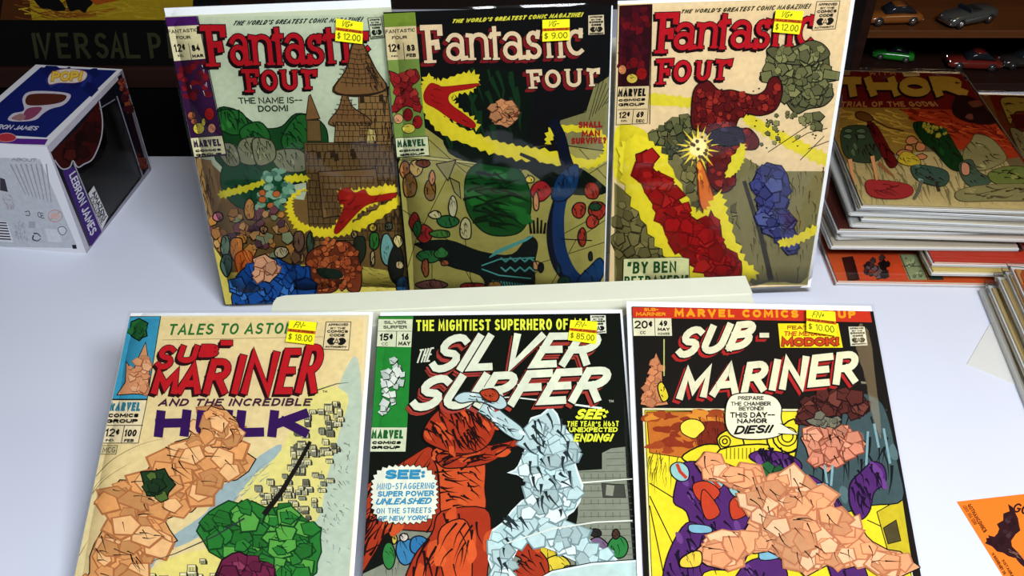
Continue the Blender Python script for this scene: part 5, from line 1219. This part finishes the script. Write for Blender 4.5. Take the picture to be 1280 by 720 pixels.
def art_top(A):
    def SH(*a, **k): k.setdefault('outline', .7); A.shade(*a, **k)
    Rb = (104,22,20); Yt = (176,146,60); K = (30,14,10)
    A.P([(1000,84),(1204,84),(1240,138),(990,134)], Rb); A.P([(1040,82),(1202,83),(1208,90),(1036,88)], (150,120,66)); A.chips([(1044,84),(1200,84),(1204,90),(1040,90)], 30, 4, [(110,40,26),(170,140,80)], Rb)
    A.P([(1040,85),(1064,85),(1062,94),(1040,94)], (150,130,80))
    A.text('JOURNEY INTO MYSTERY', [(1044,82),(1190,82),(1196,88),(1040,88)], 1.6, (150,110,60)); A.text('WITH', [(1086,89),(1118,89),(1120,94),(1086,94)], 1.2, (170,130,80), gap=3)
    for ch, q4 in (('T',[(1050,96),(1076,96),(1082,121),(1052,121)]), ('H',[(1079,96),(1118,96),(1127,120),(1088,120)]), ('O',[(1122,96),(1160,96),(1167,121),(1126,121)]), ('R',[(1161,96),(1200,96),(1212,121),(1170,121)])):
        A.letter(ch, q4, 9.5, K, 1.2, (-1.5,1.5)); A.letter(ch, q4, 9.5, Yt)
    A.text('THE TRIAL OF THE GODS!', [(1026,127),(1168,127),(1174,133),(1022,134)], 1.6, (176,130,76), gap=1.4)
    A.P([(990,134),(1150,135),(1152,180),(1190,262),(1040,262),(1060,200)], (150,120,50)); A.P([(1128,136),(1240,138),(1276,196),(1250,200),(1160,176),(1140,150)], (160,56,26))
    A.hatch([(1060,140),(1140,140),(1140,180),(1060,180)], 60, 24, 10, (196,164,70), 2); A.hatch([(1130,140),(1240,140),(1270,190),(1160,170)], 60, 20, 20, (110,30,20), 2.4); A.hatch([(1130,140),(1240,140),(1270,190),(1160,170)], 40, 18, 10, (196,90,40), 2)
    A.S([(1196,120),(1220,124),(1246,146),(1238,156),(1206,152),(1190,140)], (40,18,18)); A.blob(1220,130,9,5,(110,60,44)); A.blob(1212,146,5,4,(120,70,60))
    A.P([(1060,200),(1150,190),(1250,190),(1300,262),(1040,262)], (176,160,110)); A.hatch([(1070,200),(1280,200),(1290,250),(1070,250)], 120, 26, 70, (120,110,70), 2)
    SH([(1141,156),(1150,152),(1168,156),(1184,166),(1196,186),(1204,200),(1200,214),(1186,210),(1168,190),(1150,174)], (20,56,24), 16, 16, 60, (30,80,36), K, 2)
    A.chips([(1152,154),(1176,158),(1186,172),(1164,170)], 16, 3.4, [(170,160,60)], (60,70,26))
    SH([(1054,160),(1086,158),(1098,176),(1102,196),(1086,204),(1062,200),(1052,184)], (56,72,50), 10, 12, 70, (96,116,84), K, 2)
    for x in (1060,1076): 
        for y in (164,171): A.blob(x, y, 5.5, 3, (96,120,90), K, .8)
    SH([(1084,152),(1096,158),(1112,186),(1122,204),(1112,210),(1100,190),(1090,170)], (100,20,20), 10, 18, 60, None, K, 2)
    A.blob(1080,146,12,5,(110,70,30),K,1,rot=.3); A.line([(1092,150),(1110,160),(1130,164)], 1.6, (90,60,30))
    for x, y, rx, ry in ((1140,176,7,5),(1150,184,6,6),(1136,186,5,4),(1152,196,6,4),(1130,192,9,4)): A.blob(x, y, rx, ry, (190,130,84), K, 1)
    SH([(1130,190),(1146,196),(1150,206),(1136,208),(1122,202)], (186,166,50), 8, 8, 30, None, (90,70,20), 1.2)
    SH([(1204,190),(1214,176),(1220,168),(1240,174),(1258,196),(1250,206),(1226,214),(1206,204)], (140,134,90), 12, 12, 30, (170,164,116), (60,58,36), 1.8)
    SH([(1140,208),(1160,208),(1182,214),(1186,226),(1176,234),(1150,228),(1140,218)], (60,84,70), 14, 10, 20, (90,114,96), K, 1.6); A.line([(1152,226),(1148,240),(1142,250)], 4, (70,66,52)); A.line([(1170,228),(1174,240)], 4, (70,60,52))
    SH([(1198,206),(1214,200),(1222,214),(1240,226),(1220,236),(1204,226)], (70,90,70), 8, 9, 40, None, K, 1.6); A.blob(1206,212,6,8,(190,140,110),K,1)
    SH([(1236,216),(1262,208),(1290,212),(1292,226),(1260,232),(1240,228)], (110,122,60), 10, 14, 0, (140,146,80), K, 1.4); SH([(1196,240),(1230,232),(1300,232),(1302,250),(1240,252),(1200,252)], (130,124,80), 14, 20, -10, (166,156,104), (60,50,30), 2)
    SH([(1082,228),(1100,226),(1136,232),(1140,244),(1120,250),(1088,246)], (112,28,26), 8, 20, 5, None, (70,14,14), 2)
    for p in ([(1062,200),(1068,236)], [(1098,204),(1116,220)], [(1090,196),(1096,226)]): A.line(p, 5, (150,100,60), 3)
    A.P([(1126,88),(1147,87),(1150,95),(1130,96)], (196,180,140)); A.text('SALE', [(1130,89),(1145,89),(1147,93),(1132,93)], .8, (150,120,80))
pile_comic((T0.x, T0.y), -3.4, .0566, 'old bagged comic with yellow block title on dark red band, top of the tall pile', 'bagged comics in the tall pile', (150,130,90), W=.183, H=.288, art=art_top)

def art_side(A):
    A.P([(1214,88),(1300,88),(1300,118),(1232,118)], (150,104,30)); A.hatch([(1240,92),(1300,92),(1300,116),(1250,116)], 40, 22, 3, (110,60,20), 2); A.hatch([(1240,92),(1300,92),(1300,116),(1250,116)], 20, 22, 3, (180,150,40), 2)
    A.P([(1208,90),(1232,90),(1254,118),(1230,120)], (180,184,150)); A.P([(1212,92),(1230,92),(1249,117),(1232,118)], (12,26,20)); A.chips([(1218,94),(1228,96),(1236,106),(1226,106)], 8, 3, [(70,110,80)], (12,20,16))
    A.P([(1236,118),(1300,118),(1320,260),(1290,260)], (120,56,24)); A.P([(1236,118),(1252,118),(1262,142),(1246,138)], (130,30,18))
    A.shade([(1252,122),(1290,124),(1300,140),(1270,140),(1264,156),(1256,142)], (180,158,70), 8, 10, 10, None, (70,40,20), 1.4); A.P([(1262,143),(1300,143),(1300,162),(1270,160)], (90,18,20))
    A.shade([(1262,162),(1280,166),(1300,190),(1302,216),(1284,206)], (150,140,96), 8, 12, 50, (180,170,120), (60,50,30), 1.6)
S0 = (T0.x+.196, T0.y-.008)
for k in range(9):
    r = random.Random(k+3); top = k == 8
    pile_comic((S0[0]+(0 if top else r.uniform(0,.008)), S0[1]+r.uniform(-.004,.004)), -3.4+(0 if top else r.uniform(-1,.6)), .0002+k*.0047, 'bagged comic in the far pile at right, ' + (['lowest of its sleeves','second of its sleeves','third of its sleeves','fourth of its sleeves','fifth of its sleeves','sixth of its sleeves','seventh of its sleeves','just under the top one'][k] if not top else 'on top with orange and yellow cover'), 'bagged comics in the far right pile', (140,90,40) if top else None, art=art_side if top else None)

# near right pile, seen from its left side, and an empty sleeve poking out below it
c0 = on_z(1222, 366, 0); ang = -7.6; e2 = Vector((-math.sin(math.radians(ang)), math.cos(math.radians(ang)), 0)); H0 = .272
def art_near(A):
    A.P([(1262,326),(1420,320),(1500,560),(1330,560)], (206,120,60)); A.P([(1268,330),(1420,326),(1420,350),(1276,352)], (190,150,90))
    A.chips([(1272,340),(1330,336),(1350,420),(1300,420)], 60, 9, [(200,60,36),(220,150,90),(180,90,50)], (120,40,24))
fan = [(0,0,0),(.003,.002,-.6),(.004,.0,.5),(.008,.003,-.4),(.010,.000,.6),(.013,.002,0),(.015,.003,-.3)]
for k, (dx, dy, dg) in enumerate(fan):
    base = c0 - e2*H0 + Vector((dx, dy, 0)); top = k == 6
    pile_comic((base.x, base.y), ang+dg, .0010+k*.0049, 'cream-edged bagged comic in the near right pile, ' + ['resting on the table','second from table','third from the table','fourth from the table','fifth from the table','just under the orange one','orange cover on top'][k], 'bagged comics in the near right pile', (214,130,70) if top else (206,180,120), art=art_near if top else None, haze=(k in (0,)), thick=.0048)
sc = on_z(1208, 456, 0)
sl = sheet_rot(Vector((sc.x, sc.y, .0002)), 0); 
es = empty('empty_plastic_sleeve', None, sheet_rot(Vector((sc.x, sc.y, .0001)), -38).matrix()); tag(es, 'empty cloudy plastic sleeve poking out from under the near right pile', 'sleeve', None)
M_SLV = bag_material('cloudy_sleeve', .3, .3, haze=.55)
MB().box(0, 0, 0, .10, .09, .0007, .0003).build('sleeve_pocket', M_SLV, es); MB().box(.012, .0905, 0, .088, .108, .0006, .0002).build('sleeve_flap', M_SLV, es)

# ---------------------------------------------------------------- orange flyer with a bat
f0 = on_z(1196, 627, .0003); f1 = on_z(1280, 617.5, .0003); dgf = math.degrees(math.atan2(f1.y-f0.y, f1.x-f0.x))
FW, FH = .150, .095
sf = sheet_rot(f0, dgf); fc = Sheet(f0 - sf.e2*FH, sf.e1, sf.e2)
fl_ = empty('paper_flyer', None, fc.matrix()); tag(fl_, 'orange paper flyer with a black bat, on the table at the lower right corner', 'flyer')
card = MB().box(0, 0, -.0003, FW, FH, .0).build('card', simple('orange_paper', rgb((250,128,34)), .6, noise=.04, nscale=50), fl_)
A = Art(fc, 1.0, z0=2e-5, seed=77, clip=(0, 0, FW, FH)); A.cur = 'bat_print'; bk_ = (52,26,30)
A.P([(1260,630),(1266,634),(1272.5,648),(1274,657),(1275.5,663),(1269.5,668),(1264,676),(1265,683),(1271,689),(1280,700),(1290,706),(1300,712),(1296,722),(1284,712),(1275.5,705),(1269.5,698),(1260,695),(1254,691),(1246.5,689.5),(1240,683),(1231,679),(1236.6,673),(1235,669),(1243,671),(1247,666.5),(1249,661),(1246,655),(1254,650.5),(1254,642),(1262,639)], bk_)
A.chips([(1236,676),(1250,672),(1256,654),(1266,640),(1270,656),(1262,672),(1258,690),(1244,684)], 16, 5, [(62,36,40),(74,50,50),(44,22,26)], bk_)
A.hatch([(1262,688),(1276,690),(1282,700),(1270,698)], 12, 6, 30, (150,110,90), .8)
A.cur = 'printed_heading'
A.text('GOTHAM', [(1268,628),(1330,640),(1328,654),(1266,640)], 2.2, bk_, slant=.2)
A.cur = 'printed_address'; A.text('GOTHAMCOMICS', [(1213,629),(1234,664),(1230,667),(1209,632)], 1.0, (110,50,20)); A.cur = 'printed_address'; A.text('(201) 356 1200', [(1207,631),(1222,655),(1218,657),(1203,633)], .8, (150,70,24))
A.text('10 BOUNDARY DR', [(1242,690),(1258,717),(1255,719),(1239,692)], .8, (110,50,20)); A.text('INSTAGRAM', [(1255,699),(1270,724),(1267,726),(1252,701)], .8, (110,50,20))
art_on(A, fl_, fc)
